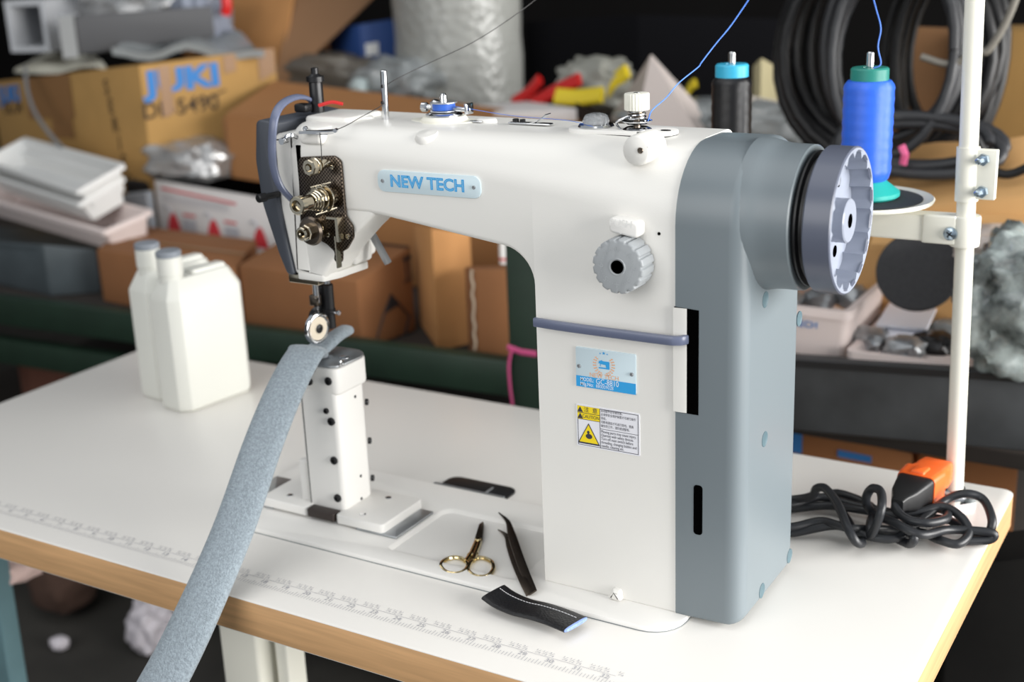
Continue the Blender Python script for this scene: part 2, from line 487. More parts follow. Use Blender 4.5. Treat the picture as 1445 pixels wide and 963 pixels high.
PT = 0.164; pxl, pxr, pyf, pyb = -0.6265, -0.579, -0.374, -0.322
m = M()
m.pillow(roundpoly([(pxl, pyf), (pxr, pyf), (pxr, pyb), (pxl, pyb)], [0.003, 0.006, 0.014, 0.003], 5), PB + 0.006, PT, XY, 0, 0.001, 2)
m.pillow(roundpoly([(pxl + 0.001, pyf - 0.0003), (pxr + 0.0035, pyf - 0.0003), (pxr + 0.0035, pyb + 0.003), (pxl + 0.002, pyb + 0.003)], [0.003, 0.007, 0.014, 0.003], 5), PT - 0.024, PT + 0.004, XY, 0.004, 0.0015, 3)
post = link('post', m, white_fl, sm)
link('seam_line', M().box((pxl + 0.0038, pyf - 0.0002, 0.075), (0.0007, 0.0008, 0.115)), blackp, post)
def scr(p, ax, r=0.0042, h=0.0028, mt=None, par=None, nm='screw', lab=None):
    return link(nm, M().lathe([(r, -0.001), (r, h * 0.7), (r * 0.8, h), (r * 0.5, h), (r * 0.42, h * 0.4), (0, h * 0.4)], p, ax, 18), mt or blackm, par, label=lab)
for u, v in ((437, 538), (464, 538), (461, 580), (468, 595), (472, 650), (477, 703), (441, 520)):
    p = PY(u, v, pyf); scr(p, (0, -1, 0), 0.0042 if (u, v) not in ((461, 580),) else 0.003, 0.0026, blackm, post, lab='black screw')
for u, v in ((501, 560), (509, 672), (510, 704)):
    p = PX(u, v, pxr); scr(p, (1, 0, 0), 0.0016, 0.0006, blackm, post, lab='small black screw')
p = PX(482, 513, pxr + 0.0035); scr(p, (1, 0, 0), 0.0035, 0.001, chrome, post, lab='chrome screw')
for v in (572, 626, 678):
    p = PY(515, v, pyb - 0.010); scr((pxr - 0.002, pyb - 0.002, p[2]), (0.8, 0.4, 0), 0.0034, 0.0022, blackm, post, lab='black screw')
# throat plate and feed wheel on top of the post
m = M(); m.pillow(roundpoly([(pxl + 0.0, pyf + 0.001), (pxr + 0.002, pyf + 0.001), (pxr + 0.004, pyb + 0.006), (pxl + 0.0, pyb + 0.006)], [0.012, 0.012, 0.02, 0.01], 6), PT + 0.0042, PT + 0.0065, XY, 0.0004, 0.0008, 2)
tp = link('throat_plate', m, steel, sm)
link('screw', M().lathe([(0.005, 0), (0.005, 0.0008), (0.0035, 0.0014), (0, 0.0014)], (-0.588, -0.345, PT + 0.0065), n=18), chrome, tp)
link('feed_wheel', M().lathe([(0.004, -0.003), (0.017, -0.003), (0.018, -0.002), (0.018, 0.002), (0.017, 0.003), (0.004, 0.003)], (-0.608, -0.350, PT - 0.0085), (0, 1, 0), 32), steel, sm)

# ---- body: arm and column in one casting
F = -0.394; B_ = -0.268
S_ = -0.207
def section(x, zb, zt, yf, yb, rt, rtb, rb):
    pts = roundpoly([(yf, zb), (yb, zb), (yb, zt), (yf, zt)], [rb, rb, rtb, rt], 8)
    return [Vector((x, y, z)) for y, z in pts]
def loft(m, secs, cap=True):
    n = len(secs[0]); b = len(m.v)
    for s in secs: m.v += s
    for j in range(len(secs) - 1):
        for i in range(n):
            i2 = (i + 1) % n
            m.face((b + j * n + i, b + j * n + i2, b + (j + 1) * n + i2, b + (j + 1) * n + i))
    if cap:
        m.face([b + i for i in range(n)][::-1]); m.face([b + (len(secs) - 1) * n + i for i in range(n)])
    return m
m = M(); secs = []
def arm_sec(x, zb, ins=0.0, rb=0.005):
    t = max(0, min(1, (x + 0.60) / 0.39))
    return section(x, zb, 0.410 - 0.004 * t - ins, F + ins, B_ - ins - 0.004 * (1 - t), 0.026 + 0.036 * t * t, 0.02, rb)
for k in range(5):
    a = PI / 2 * k / 4; secs.append(arm_sec(-0.597 + 0.008 * (1 - math.cos(a)), 0.333 + 0.008 * (1 - math.sin(a)), 0.008 * (1 - math.sin(a))))
for i in range(1, 14):
    x = -0.589 + (0.589 - 0.373) * i / 13; secs.append(arm_sec(x, 0.333 - 0.017 * max(0, (x + 0.50) / 0.127)))
# fillet into the column
cx, cz, rf = -0.372, 0.280, 0.036
for k in range(1, 11):
    a = PI / 2 * k / 10; secs.append(arm_sec(cx + rf * math.sin(a), cz + rf * math.cos(a), rb=0.0045))
XL = cx + rf
secs.append(arm_sec(XL, 0.0045, rb=0.002))
for i in range(1, 7): secs.append(arm_sec(XL + (S_ - XL) * i / 6, 0.0045, rb=0.002))
loft(m, secs)
# foot lug by the bed
p = PY(872, 850, F); m.pillow(roundpoly([(p[0] - 0.008, BZ), (p[0] + 0.006, BZ), (p[0] + 0.004, BZ + 0.010), (p[0] - 0.003, BZ + 0.011)], 0.002, 3), F - 0.006, F + 0.004, XZ, 0.003, 0, 3)
# boss behind the upper tension and by the bobbin winder
p = PY(895, 212, F + 0.004); m.lathe([(0.0, 0.010), (0.0102, 0.0098), (0.0118, 0.0085), (0.0125, 0.006), (0.013, -0.02)], (p[0], F + 0.0165, p[2] - 0.001), (0, -1, 0), 24)
m.pillow(roundpoly([(p[0] - 0.009, p[2]), (p[0] + 0.011, p[2]), (p[0] + 0.012, 0.402), (p[0] - 0.008, 0.402)], 0.002, 3), F + 0.0068, F + 0.05, XZ, 0.004, 0, 3)
p = PY(598, 186, F + 0.012); m.lathe([(0.0, 0.003), (0.0095, 0.002), (0.0115, -0.001), (0.010, -0.02), (0.004, -0.028)], (p[0], F + 0.017, 0.404), (0, -0.25, 1), 20)
body = link('body', m, white, sm, sharp=40)
# head: the lobe round the needle bar
hp = [(-0.594, 0.36), (-0.505, 0.36), (-0.502, 0.332), (-0.528, 0.310), (-0.553, 0.286), (-0.566, 0.2655), (-0.589, 0.2675), (-0.594, 0.30)]
m = M(); o = roundpoly(hp, [0.01, 0.01, 0.006, 0.02, 0.02, 0.003, 0.003, 0.01], 5)
m.pillow(o, F + 0.0012, F + 0.05, XZ, 0.004, 0.006, 4)
m.rbox((-0.576, F + 0.055, 0.300), (0.036, 0.03, 0.06), 0.004)
m.pillow(roundpoly([(-0.613, 0.400), (-0.585, 0.404), (-0.577, 0.2665), (-0.601, 0.267), (-0.612, 0.33)], 0.004, 4), F + 0.0008, F + 0.106, XZ, 0.006, 0.01, 4)
m.pillow(roundpoly([(-0.598, F + 0.03), (-0.545, F + 0.03), (-0.545, F + 0.085), (-0.598, F + 0.085)], 0.006, 4), 0.402, 0.4135, XY, 0, 0.003, 3)
m.pillow(roundpoly([(-0.598, F + 0.001), (-0.566, F + 0.001), (-0.560, F + 0.02), (-0.558, F + 0.062), (-0.598, F + 0.062)], 0.003, 3), 0.263, 0.270, XY, 0.001, 0.001, 2)
# raised guide boss at the upper left
p = PY(437, 168, F); m.pillow(roundpoly([(-0.578, 0.393), (-0.552, 0.393), (-0.552, 0.408), (-0.578, 0.410)], 0.004, 3), F - 0.003, F + 0.03, XZ, 0.004, 0, 3)
head = link('head', m, white, sm, sharp=40)
# slot of the take-up lever
m = M(); a = PY(418, 205, F); b = PY(419, 262, F)
m.box((a[0] + 0.002, F + 0.0004, (a[2] + b[2]) / 2), (0.0045, 0.002, a[2] - b[2]))
link('take_up_slot', m, hole, sm)
# end (face) plate
fp = [(-0.629, 0.414), (-0.608, 0.411), (-0.611, 0.355), (-0.606, 0.30), (-0.600, 0.2655), (-0.609, 0.268), (-0.617, 0.287), (-0.631, 0.333), (-0.6345, 0.375)]
m = M(); m.pillow(roundpoly(fp, [0.006, 0.003, 0.05, 0.05, 0.003, 0.004, 0.04, 0.04, 0.04], 5), F - 0.001, F + 0.104, XZ, 0.0018, 0.006, 3)
fpl = link('face_plate', m, slate, sm, label='dark slate gray end plate')
p = PY(388, 275, F - 0.004); link('screw', M().lathe([(0.003, -0.004), (0.003, 0.012), (0.0042, 0.012), (0.0042, 0.02), (0.003, 0.021)], p, (-0.15, -1, 0), 14), blackm, fpl)
# take-up guard loop
gp = [PY(446, 152, F + 0.055), PY(436, 140, F + 0.052), PY(418, 137, F + 0.03), PY(398, 147, F + 0.005), PY(387, 168, F - 0.012), PY(384, 205, F - 0.016), PY(386, 235, F - 0.016), PY(395, 262, F - 0.014), PY(412, 282, F - 0.008), PY(424, 290, F - 0.003)]
sp = spline(gp, 6)
m = M(); m.ribbon(sp, (0.75, 0.0, -0.2), 0.0085, 0.0045, 12)
link('take_up_guard', m, blueg, sm, label='blue gray thread take-up guard loop')
# take-up lever end with its hook
m = M(); q = [PY(402, 199, F - 0.010), PY(404, 193, F - 0.010), PY(412, 191, F - 0.008), PY(420, 194, F - 0.001)]
m.ribbon(spline(q, 5), (0, 0.2, 1), 0.004, 0.0018, 8); m.cyl(q[0] + Vector((-0.001, 0.003, 0)), q[0] + Vector((-0.001, -0.004, 0)), 0.0032, 14)
link('take_up_lever', m, chrome, sm)
# pressure regulating screw
p = PY(448, 150, F + 0.058); px_, py_ = p[0], p[1]
zz = lambda v: PY(448, v, py_)[2]
m = M(); m.lathe([(0.0066, zz(158) - p[2]), (0.0066, zz(118) - p[2]), (0.0062, zz(116) - p[2]), (0.0085, zz(115) - p[2]), (0.0085, zz(108) - p[2]), (0.0062, zz(107) - p[2]), (0.0035, zz(104) - p[2]), (0.0035, zz(96) - p[2]), (0, zz(95) - p[2])], p, n=20)
link('pressure_screw', m, blackm, sm, label='black pressure regulating screw')
m = M(); a = PY(450, 149, F + 0.04); m.tube(spline([a, a + Vector((0.012, 0.004, 0.003)), a + Vector((0.022, 0.008, 0.001))], 6), 0.0017)
link('felt_wick', m, red, sm)
m = M(); a = PY(428, 152, F + 0.045); m.rbox(a, (0.014, 0.012, 0.008), 0.002); link('knee_lift_link', m, blackm, sm)

# thread pin on the arm
ty = -0.335
a = PY(544, 162, ty); b = PY(541, 99, ty)
m = M(); m.cyl((a[0], ty, 0.405), (b[0], ty, b[2]), 0.0031, 16, 0.0008)
pin = link('thread_pin', m, chrome, sm)
for v in (122, 145):
    p = PY(541, v, ty - 0.003); link('thread_hole', M().lathe([(0.0008, 0), (0.0017, 0.0004), (0.0017, 0.001), (0.0008, 0.0014)], p + Vector((-0.001, 0, 0)), (-0.5, -1, 0), 12), blackm, pin)
# top thread bracket at the head
m = M(); a = PY(424, 187, F - 0.009); b = PY(473, 184, F - 0.011)
m.box((a + b) / 2, ((b - a).length, 0.003, 0.0025), R=(Matrix.Rotation(math.atan2(a[2] - b[2], (b - a).length), 3, 'Y')))
m.box(((a[0] + b[0]) / 2 - 0.004, F - 0.005, a[2] - 0.0004), ((b - a).length * 0.7, 0.009, 0.001)); m.cyl(b + Vector((0, 0.002, 0)), b + Vector((0.002, -0.003, 0)), 0.0018, 12)
tg = link('thread_guide', m, chrome, sm)
p = PY(431, 182, F - 0.006); scr(p, (0, -1, 0), 0.0025, 0.0012, chrome, tg)

# oil caps, clip, bobbin winder, tensions on top of the arm
AT = 0.4085
def capo(u, v, y, rx_=0.012, ry_=0.008):
    p = PY(u, v, y); m = M(); m.pillow(circle((p[0], y), rx_, 22, ry_), AT - 0.002, AT + 0.003, XY, 0, 0.002, 3); link('oil_cap', m, white_fl, sm)
capo(511, 157, -0.335); capo(687, 166, -0.318, 0.010, 0.007)
# bobbin winder
wy = -0.325; c = PY(627, 165, wy); cx_ = c[0]
m = M(); m.lathe([(0.0215, 0), (0.0215, 0.0035), (0.019, 0.006), (0, 0.006)], (cx_, wy, AT - 0.001), n=32)
m.pillow(circle((cx_ - 0.002, wy + 0.002), 0.034, 28, 0.018), AT - 0.003, AT + 0.0008, XY, 0, 0.0005, 2)
bw = link('bobbin_winder', m, ivory, sm)
m = M(); m.lathe([(0.017, 0), (0.017, 0.0015), (0.014, 0.003), (0.0035, 0.003), (0.0035, 0.017), (0.0022, 0.020), (0, 0.020)], (cx_, wy, AT + 0.005), n=28)
link('winder_spindle', m, chrome, bw)
m = M(); m.lathe([(0.0025, 0.0), (0.0125, 0.0), (0.0125, 0.001), (0.0075, 0.001), (0.0075, 0.0075), (0.0125, 0.0075), (0.0125, 0.0085), (0.0025, 0.0085)], (cx_, wy, AT + 0.009), n=28)
link('bobbin', m, mat('bobbin_aluminium', (200, 204, 210), 0.3, 0.8), bw)
link('bobbin_thread', M().lathe([(0.0074, 0.0011), (0.0105, 0.0014), (0.0105, 0.0072), (0.0074, 0.0074)], (cx_, wy, AT + 0.009), n=28), mat('blue_thread_fill', (40, 98, 200), 0.5, sheen=0.3), bw, label='blue thread wound on the bobbin')
m = M(); a = PY(598, 151, wy); b = PY(663, 155, wy)
m.cyl((a[0] - 0.002, wy, a[2]), (a[0] + 0.004, wy, a[2]), 0.0045, 14, 0.001); m.cyl((a[0], wy, a[2]), (cx_ - 0.012, wy + 0.002, a[2]), 0.0025, 12)
m.lathe([(0.003, 0), (0.0046, 0.003), (0.0046, 0.007), (0.003, 0.009)], (a[0] + 0.012, wy, a[2] - 0.002), (0.3, 0, 1), 14)
m.rbox(((cx_ + b[0]) / 2 + 0.004, wy, b[2]), (b[0] - cx_ - 0.006, 0.004, 0.004), 0.001); m.rbox((b[0] - 0.001, wy, b[2] + 0.001), (0.003, 0.012, 0.010), 0.001)
link('winder_lever', m, chrome, bw)
m = M(); a = PY(672, 167, wy); m.rbox((a[0], wy, AT + 0.001), (0.014, 0.005, 0.0012), 0.0005); link('thread_cutter', m, chrome, bw)
# thread clip
m = M(); a = PY(725, 168, -0.322); b = PY(772, 163, -0.322)
m.rbox(((a[0] + b[0]) / 2, -0.322, AT + 0.0008), (b[0] - a[0] + 0.008, 0.008, 0.0016), 0.0007)
gr = [[Vector((b[0] - 0.015 + 0.016 * i / 6, -0.327 + 0.010 * j, AT + 0.002 + 0.008 * (i / 6) ** 1.6)) for j in range(2)] for i in range(7)]
m.sheet(gr, 0.0008)
tc = link('thread_clip', m, chrome, sm)
m = M(); m.lathe([(0.003, 0), (0.003, 0.003), (0.002, 0.0035), (0, 0.0035)], (a[0] + 0.002, -0.322, AT + 0.001), n=14); m.lathe([(0.0026, 0), (0.0026, 0.003), (0, 0.0032)], (a[0] + 0.009, -0.322, AT + 0.001), n=14)
link('screw', m, blackm, tc)
# oval plate with sight glass and tension knob
oy = -0.330; a = PY(806, 178, oy); b = PY(955, 184, oy); xm = (a[0] + b[0]) / 2; hw = (b[0] - a[0]) / 2
m = M(); ov = roundpoly([(xm - hw, oy - 0.017), (xm + hw, oy - 0.017), (xm + hw, oy + 0.017), (xm - hw, oy + 0.017)], 0.0168, 8)
AT2 = 0.4065
m.pillow(ov, AT2, AT2 + 0.0035, XY, 0, 0.001, 2)
op = link('tension_plate', m, white_fl, sm)
m = M(); m.pillow(ov, AT2 - 0.0012, AT2 + 0.0004, XY); link('gasket', m, blackp, op)
p = PY(941, 180, oy); m = M(); m.pillow(circle((p[0], oy - 0.002), 0.0045, 16, 0.003), AT2 + 0.0035, AT2 + 0.0039, XY); link('screw_hole', m, hole, op)
g = PY(841, 168, oy); m = M()
m.lathe([(0.0145, 0.0), (0.0155, 0.001), (0.0145, 0.0026), (0.006, 0.003)], (g[0], oy, AT2 + 0.0035), n=28)
link('sight_glass_ring', m, chrome, op)
m = M()
for i in range(8):
    t = 2 * PI * i / 8; m.rbox((g[0] + 0.0075 * math.cos(t), oy + 0.0075 * math.sin(t), AT2 + 0.0095), (0.005, 0.005, 0.007), 0.0012)
m.lathe([(0.011, 0.003), (0.0115, 0.006), (0.009, 0.0105), (0.004, 0.012), (0, 0.012)], (g[0], oy, AT2 + 0.0035), n=20)
link('sight_glass', m, clear, op, label='clear ribbed sight glass')
k = PY(899, 175, oy); kx = k[0]; zk = lambda v: PY(899, v, oy)[2]
m = M(); m.lathe([(0.003, 0), (0.003, zk(150) - AT2)], (kx, oy, AT2 + 0.002), n=16)
m.lathe([(0.0055, 0), (0.0055, 0.006), (0.0065, 0.0065), (0.0065, 0.009), (0.004, 0.009)], (kx, oy, zk(163)), n=18)
link('tension_stud', m, nickel, op)
z1 = zk(175)
for q in range(2):
    m = M(); s1 = 1 if q else -1
    m.lathe([(0.003, 0.0004 * s1), (0.009, 0.0003 * s1), (0.0125, 0.0022 * s1), (0.0128, 0.003 * s1), (0.0121, 0.0031 * s1), (0.0088, 0.0012 * s1), (0.003, 0.0013 * s1)], (kx, oy, z1 + 0.001 * s1 - 0.001), n=28, close=False)
    link('tension_disc', m, chrome, op)
m = M(); hel = [Vector((kx + (0.0075 - 0.001 * t / 3) * math.cos(2 * PI * t), oy + (0.0075 - 0.001 * t / 3) * math.sin(2 * PI * t), z1 + 0.003 + 0.0028 * t)) for t in [i / 14 for i in range(43)]]
m.tube(hel, 0.0008, 6); m.tube(spline([hel[-1], Vector((kx - 0.014, oy - 0.006, z1 + 0.003)), Vector((kx - 0.0165, oy - 0.004, z1 - 0.001)), Vector((kx - 0.010, oy - 0.010, z1 - 0.004))], 5), 0.001, 6)
link('check_spring', m, chrome, op)
m = M(); prof = []
n_ = 72
zb_, ztop = zk(155), zk(131)
pts = [((0.0105 if i % 3 else 0.0099) * math.cos(2 * PI * i / n_) + kx, (0.0105 if i % 3 else 0.0099) * math.sin(2 * PI * i / n_) + oy) for i in range(n_)]
m.pillow(pts, zb_, ztop, XY, 0.0006, 0.0012, 2)
kn = link('tension_knob', m, ivory, op, label='white ribbed tension knob')
m = M(); m.lathe([(0.0028, 0), (0.0028, 0.0004), (0, 0.0005)], (kx, oy, ztop), n=14); link('stud_end', m, chrome, kn)
p = PY(900, 188, F + 0.02)
m = M(); m.cyl((p[0], F + 0.024, AT2 - 0.012), (p[0], F + 0.024, z1), 0.0026, 14); link('release_pin', m, blackm, sm)
p = PY(897, 215, F - 0.002); m = M(); m.lathe([(0.0026, 0), (0.0022, 0.0006), (0.001, -0.0004), (0, -0.0004)], (p[0], F + 0.0063, p[2]), (0, -1, 0), 14); link('screw', m, nickel, sm)

# ---- dark nickel bracket plate with three tensions on the head
by = F - 0.004
pl = [(420, 222), (470, 220), (480, 227), (487, 305), (497, 320), (498, 336), (489, 352), (482, 356), (482, 366), (481, 371), (474, 371), (471, 366), (472, 356), (462, 346), (452, 340), (436, 342), (424, 330), (423, 300)]
pp = [PY(u, v, by) for u, v in pl]
m = M(); m.pillow(roundpoly([(q[0], q[2]) for q in pp], [0.006, 0.008, 0.006, 0.004, 0.008, 0.008, 0.006, 0.002, 0.002, 0.003, 0.003, 0.002, 0.004, 0.005, 0.005, 0.006, 0.006, 0.004], 4), by, by + 0.003, XZ, 0.0008, 0, 2)
checker = mat('patterned_nickel', (96, 86, 76), 0.3, 1.0)
nt = checker.node_tree; tcn = nt.nodes.new('ShaderNodeTexCoord'); ck = nt.nodes.new('ShaderNodeTexChecker'); ck.inputs['Scale'].default_value = 560
ck.inputs[1].default_value = (*lin((122, 110, 98)), 1); ck.inputs[2].default_value = (*lin((54, 48, 44)), 1)
nt.links.new(tcn.outputs['Object'], ck.inputs['Vector']); nt.links.new(ck.outputs[0], nt.nodes['Principled BSDF'].inputs['Base Color'])
tbk = link('tension_bracket', m, checker, sm, label='dark nickel tension bracket plate')
for u, v in ((438, 278),): pass
for u, v, r_ in ((473, 281, 0.003), (463, 331, 0.0024), (491, 334, 0.0024), (469, 236, 0.002)):
    p = PY(u, v, by - 0.0002); scr(p, (0, -1, 0), r_, 0.0014, champ, tbk)
m = M(); a = PY(470, 306, by - 0.004); b = PY(482, 340, by - 0.004)
m.box(((a[0] + b[0]) / 2 + 0.004, by - 0.005, (a[2] + b[2]) / 2), (0.003, 0.010, a[2] - b[2])); m.box((a[0] + 0.003, by - 0.009, a[2]), (0.012, 0.003, 0.002))
p = PY(478, 355, by - 0.002); m.box((p[0], by - 0.003, p[2]), (0.0015, 0.006, 0.03))
link('thread_plate', m, champ, tbk)
# upper pretension
p = PY(462, 230, by)
m = M(); m.lathe([(0.004, 0), (0.004, 0.011), (0.006, 0.0115), (0.006, 0.0135), (0.004, 0.014), (0.004, 0.017)], p, (0, -1, 0), 18); m.lathe([(0.007, 0.017), (0.008, 0.018), (0.008, 0.0195), (0.007, 0.02)], p, (0, -1, 0), 22); m.lathe([(0.0062, 0.02), (0.0075, 0.021), (0.0075, 0.026), (0.0065, 0.027), (0.004, 0.027), (0.004, 0.024), (0.0025, 0.024), (0.0025, 0.028), (0, 0.028)], p, (0, -1, 0), 8)
t1 = link('pretension', m, champ, tbk, label='small upper pretension post')
m = M(); m.tube([p + Vector((0.006, -0.004, 0.002)), p + Vector((0.002, -0.022, -0.004))], 0.0011); link('spring', m, champ, t1)
# main tension
p = PY(468, 276, by)
m = M(); m.lathe([(0.007, 0), (0.007, 0.008), (0.0055, 0.009), (0.0055, 0.013)], p, (0, -1, 0), 22)
t2 = link('main_tension', m, champ, tbk, label='large middle tension with coiled spring')
link('tension_disc', M().lathe([(0.005, 0.010), (0.0125, 0.0115), (0.0128, 0.0125), (0.0125, 0.0135), (0.005, 0.015), (0.005, 0.017), (0.0115, 0.0175), (0.012, 0.0185), (0.005, 0.0195)], p, (0, -1, 0), 28), champ, t2)
m = M(); hel = [p + Vector((math.cos(2 * PI * t) * (0.0098 - 0.0009 * t), -0.020 - 0.0030 * t, math.sin(2 * PI * t) * (0.0098 - 0.0009 * t))) for t in [i / 16 for i in range(16 * 4 + 1)]]
m.tube(hel, 0.0011, 7); link('coil_spring', m, champ, t2)
m = M(); m.lathe([(0.0035, 0.012), (0.0035, 0.033)], p, (0, -1, 0), 14); m.lathe([(0.0055, 0.032), (0.0066, 0.033), (0.0066, 0.043), (0.0085, 0.0435), (0.0085, 0.049), (0.0075, 0.050), (0.0052, 0.050), (0.0045, 0.046), (0, 0.0455)], p, (0, -1, 0), 22)
link('tension_nut', m, champ, t2)
m = M(); m.tube([p + Vector((0.003, -0.004, 0.013)), p + Vector((-0.006, -0.022, 0.011))], 0.0010); m.tube([p + Vector((0.008, -0.004, -0.010)), p + Vector((-0.001, -0.024, -0.013))], 0.0011)
link('guide_pin', m, champ, t2)
# lower rotary tension
p = PY(452, 322, by)
m = M(); m.lathe([(0.0105, 0), (0.0105, 0.006), (0.009, 0.0065), (0.009, 0.008), (0.0105, 0.0085), (0.0105, 0.010), (0.009, 0.0105)], p, (0, -1, 0), 26)
t3 = link('rotary_tension', m, champ, tbk, label='lower rotary tension with dark disc')
link('tension_disc', M().lathe([(0.004, 0.0105), (0.0125, 0.011), (0.0136, 0.0125), (0.0136, 0.0138), (0.012, 0.016), (0.005, 0.0165)], p, (0, -1, 0), 32), nickel, t3)
m = M(); m.lathe([(0.0078, 0.0162), (0.0078, 0.022), (0.0070, 0.023), (0.0062, 0.023)], p, (0, -1, 0), 8); m.lathe([(0.0064, 0.022), (0.0064, 0.027), (0.0055, 0.028), (0.0042, 0.028), (0.0036, 0.0245), (0.0022, 0.0245), (0.0018, 0.030), (0, 0.0305)], p, (0, -1, 0), 20)
link('tension_nut', m, champ, t3)

# ---- nameplate
ny = F - 0.0016
a, b = PY(533, 257, ny), PY(678, 267, ny)
q = [PY(540, 234, ny), PY(670, 255, ny), PY(672, 286, ny), PY(538, 265, ny)]
zc = sum(v[2] for v in q) / 4; hh = ((q[0][2] - q[3][2]) + (q[1][2] - q[2][2])) / 4
m = M(); m.pillow(roundpoly([(a[0], zc - hh), (b[0], zc - hh), (b[0], zc + hh), (a[0], zc + hh)], hh * 0.72, 6), ny, ny + 0.0018, XZ, 0.0004, 0, 2)
np_ = link('nameplate', m, paleblue, sm, label='pale blue maker nameplate')
m = M(); xa, xb = PY(551, 255, ny)[0], PY(655, 262, ny)[0]
vs, fs = text_geo('NEW TECH', 1.0, 0.034); wd = max(v.x for v in vs) - min(v.x for v in vs); th_ = max(v.y for v in vs) - min(v.y for v in vs)
sz = (hh * 2 * 0.58) / th_
put_text(m, 'NEW TECH', ((xa + xb) / 2, ny - 0.0002, zc), (1, 0, 0), (0, 0, 1), sz, 0.034, sx=(xb - xa) / (wd * sz))
link('lettering', m, cyan, np_, sharp=0, fixn=False)
m = M(); put_text(m, 'NEW TECH', ((xa + xb) / 2, ny - 0.0003, zc), (1, 0, 0), (0, 0, 1), sz, -0.032, sx=(xb - xa) / (wd * sz)); link('lettering_inline', m, mat('pale_inline', (150, 205, 236), 0.5), np_, sharp=0, fixn=False)
for xx in (a[0] + 0.0055, b[0] - 0.0065):
    scr((xx, ny, zc), (0, -1, 0), 0.0017, 0.001, steel, np_, 'rivet')

# ---- stitch dial and push button
dc = PY(871, 377, F - 0.022); DR = 0.0225
m = M(); n_ = 128; pts = []
for i in range(n_):
    t = 2 * PI * i / n_; ph = (i % 8) / 8
    r = DR * (1 - (0.07 if ph < 0.2 else 0.0))
    pts.append((dc[0] + r * math.cos(t), dc[2] + r * math.sin(t)))
m.pillow(pts, F - 0.022, F - 0.001, XZ, 0.0018, 0, 3)
dl = link('stitch_dial', m, dialp, sm, label='gray ribbed stitch length dial')
m = M(); m.lathe([(0.0055, 0.0), (0.0068, 0.0006), (0.0072, 0.0)], (dc[0], F - 0.022, dc[2]), (0, -1, 0), 24); link('dial_ring', m, dialp, dl)
m = M(); m.lathe([(0.0055, 0.0005), (0, 0.0005)], (dc[0], F - 0.022, dc[2]), (0, -1, 0), 24); link('dial_bore', m, hole, dl)
m = M()
for i in range(8):
    t = PI / 2 - i * 2 * PI / 8; put_text(m, str(i), (dc[0] + 0.0145 * math.cos(t), F - 0.0222, dc[2] + 0.0145 * math.sin(t)), (math.sin(t), 0, -math.cos(t)), (math.cos(t), 0, math.sin(t)), 0.007)
for i in range(40):
    t = 2 * PI * i / 40
    if i % 5: m.add([(dc[0] + 0.0145 * math.cos(t) + dx, F - 0.0222, dc[2] + 0.0145 * math.sin(t) + dz) for dx, dz in ((-.0004, -.0004), (.0004, -.0004), (.0004, .0004), (-.0004, .0004))], [(0, 1, 2, 3)])
link('dial_numbers', m, mat('dial_relief', (172, 176, 179), 0.4), dl, sharp=0, fixn=False)
a = PY(858, 308, F - 0.012); b = PY(901, 335, F - 0.012)
m = M(); m.pillow(roundpoly([(a[0], b[2] + 0.002), (b[0], b[2] - 0.002), (b[0], a[2] - 0.002), (a[0], a[2] + 0.001)], 0.004, 4), F - 0.012, F + 0.001, XZ, 0.0025, 0, 3)
pbn = link('push_button', m, white_fl, sm, label='white push button above the dial')
m = M(); put_text(m, 'PUSH', ((a[0] + b[0]) / 2 - 0.002, F - 0.0122, (a[2] + b[2]) / 2 + 0.003), (1, 0, -0.03), (0, 0, 1), 0.0085); put_text(m, '↓', ((a[0] + b[0]) / 2 - 0.002, F - 0.0122, (a[2] + b[2]) / 2 - 0.004), (1, 0, 0), (0, 0, 1), 0.005)
link('lettering', m, mat('push_relief', (238, 237, 234), 0.4), pbn, sharp=0, fixn=False)
p = PY(930, 330, F); link('pin_hole', M().lathe([(0.0014, 0), (0.0014, 0.0003), (0, 0.0003)], p, (0, -1, 0), 12), hole, sm)

# ---- reverse lever
a = PY(762, 457, F - 0.010); e = PY(950, 481, F - 0.010)
zc = (a[2] + e[2]) / 2
m = M()
lp = [Vector((-0.333, F - 0.008, zc)), Vector((-0.30, F - 0.010, zc)), Vector((-0.22, F - 0.010, zc)), Vector((-0.203, F - 0.0085, zc)), Vector((-0.197, F - 0.001, zc)), Vector((-0.196, F + 0.02, zc))]
m.ribbon(spline(lp, 5), (0, 0, 1), 0.0078, 0.005, 12, 5)
link('reverse_lever', m, blueg, sm, label='blue gray reverse lever bar')

# ---- model plate
my = F - 0.0012
c4 = [PY(812, 487, my), PY(897, 503, my), PY(897, 557, my), PY(813, 545, my)]
x0_, x1_ = c4[0][0], c4[1][0]; z1_ = (c4[0][2] + c4[1][2]) / 2; z0_ = (c4[2][2] + c4[3][2]) / 2; H_ = z1_ - z0_; W_ = x1_ - x0_
m = M(); m.pillow(roundpoly([(x0_, z0_), (x1_, z0_), (x1_, z1_), (x0_, z1_)], 0.0012, 3), my, my + 0.0014, XZ, 0.0002, 0, 2)
mp_ = link('model_plate', m, paleblue, sm, label='pale blue model plate')
def rect(m, x0, z0, x1, z1, y): m.add([(x0, y, z0), (x1, y, z0), (x1, y, z1), (x0, y, z1)], [(0, 1, 2, 3)])
m = M(); rect(m, x0_, z0_, x1_, z0_ + H_ * 0.275, my - 0.0002); link('blue_band', m, cyan, mp_, sharp=0)
ex, ez = x0_ + W_ * 0.475, z0_ + H_ * 0.63
m = M()
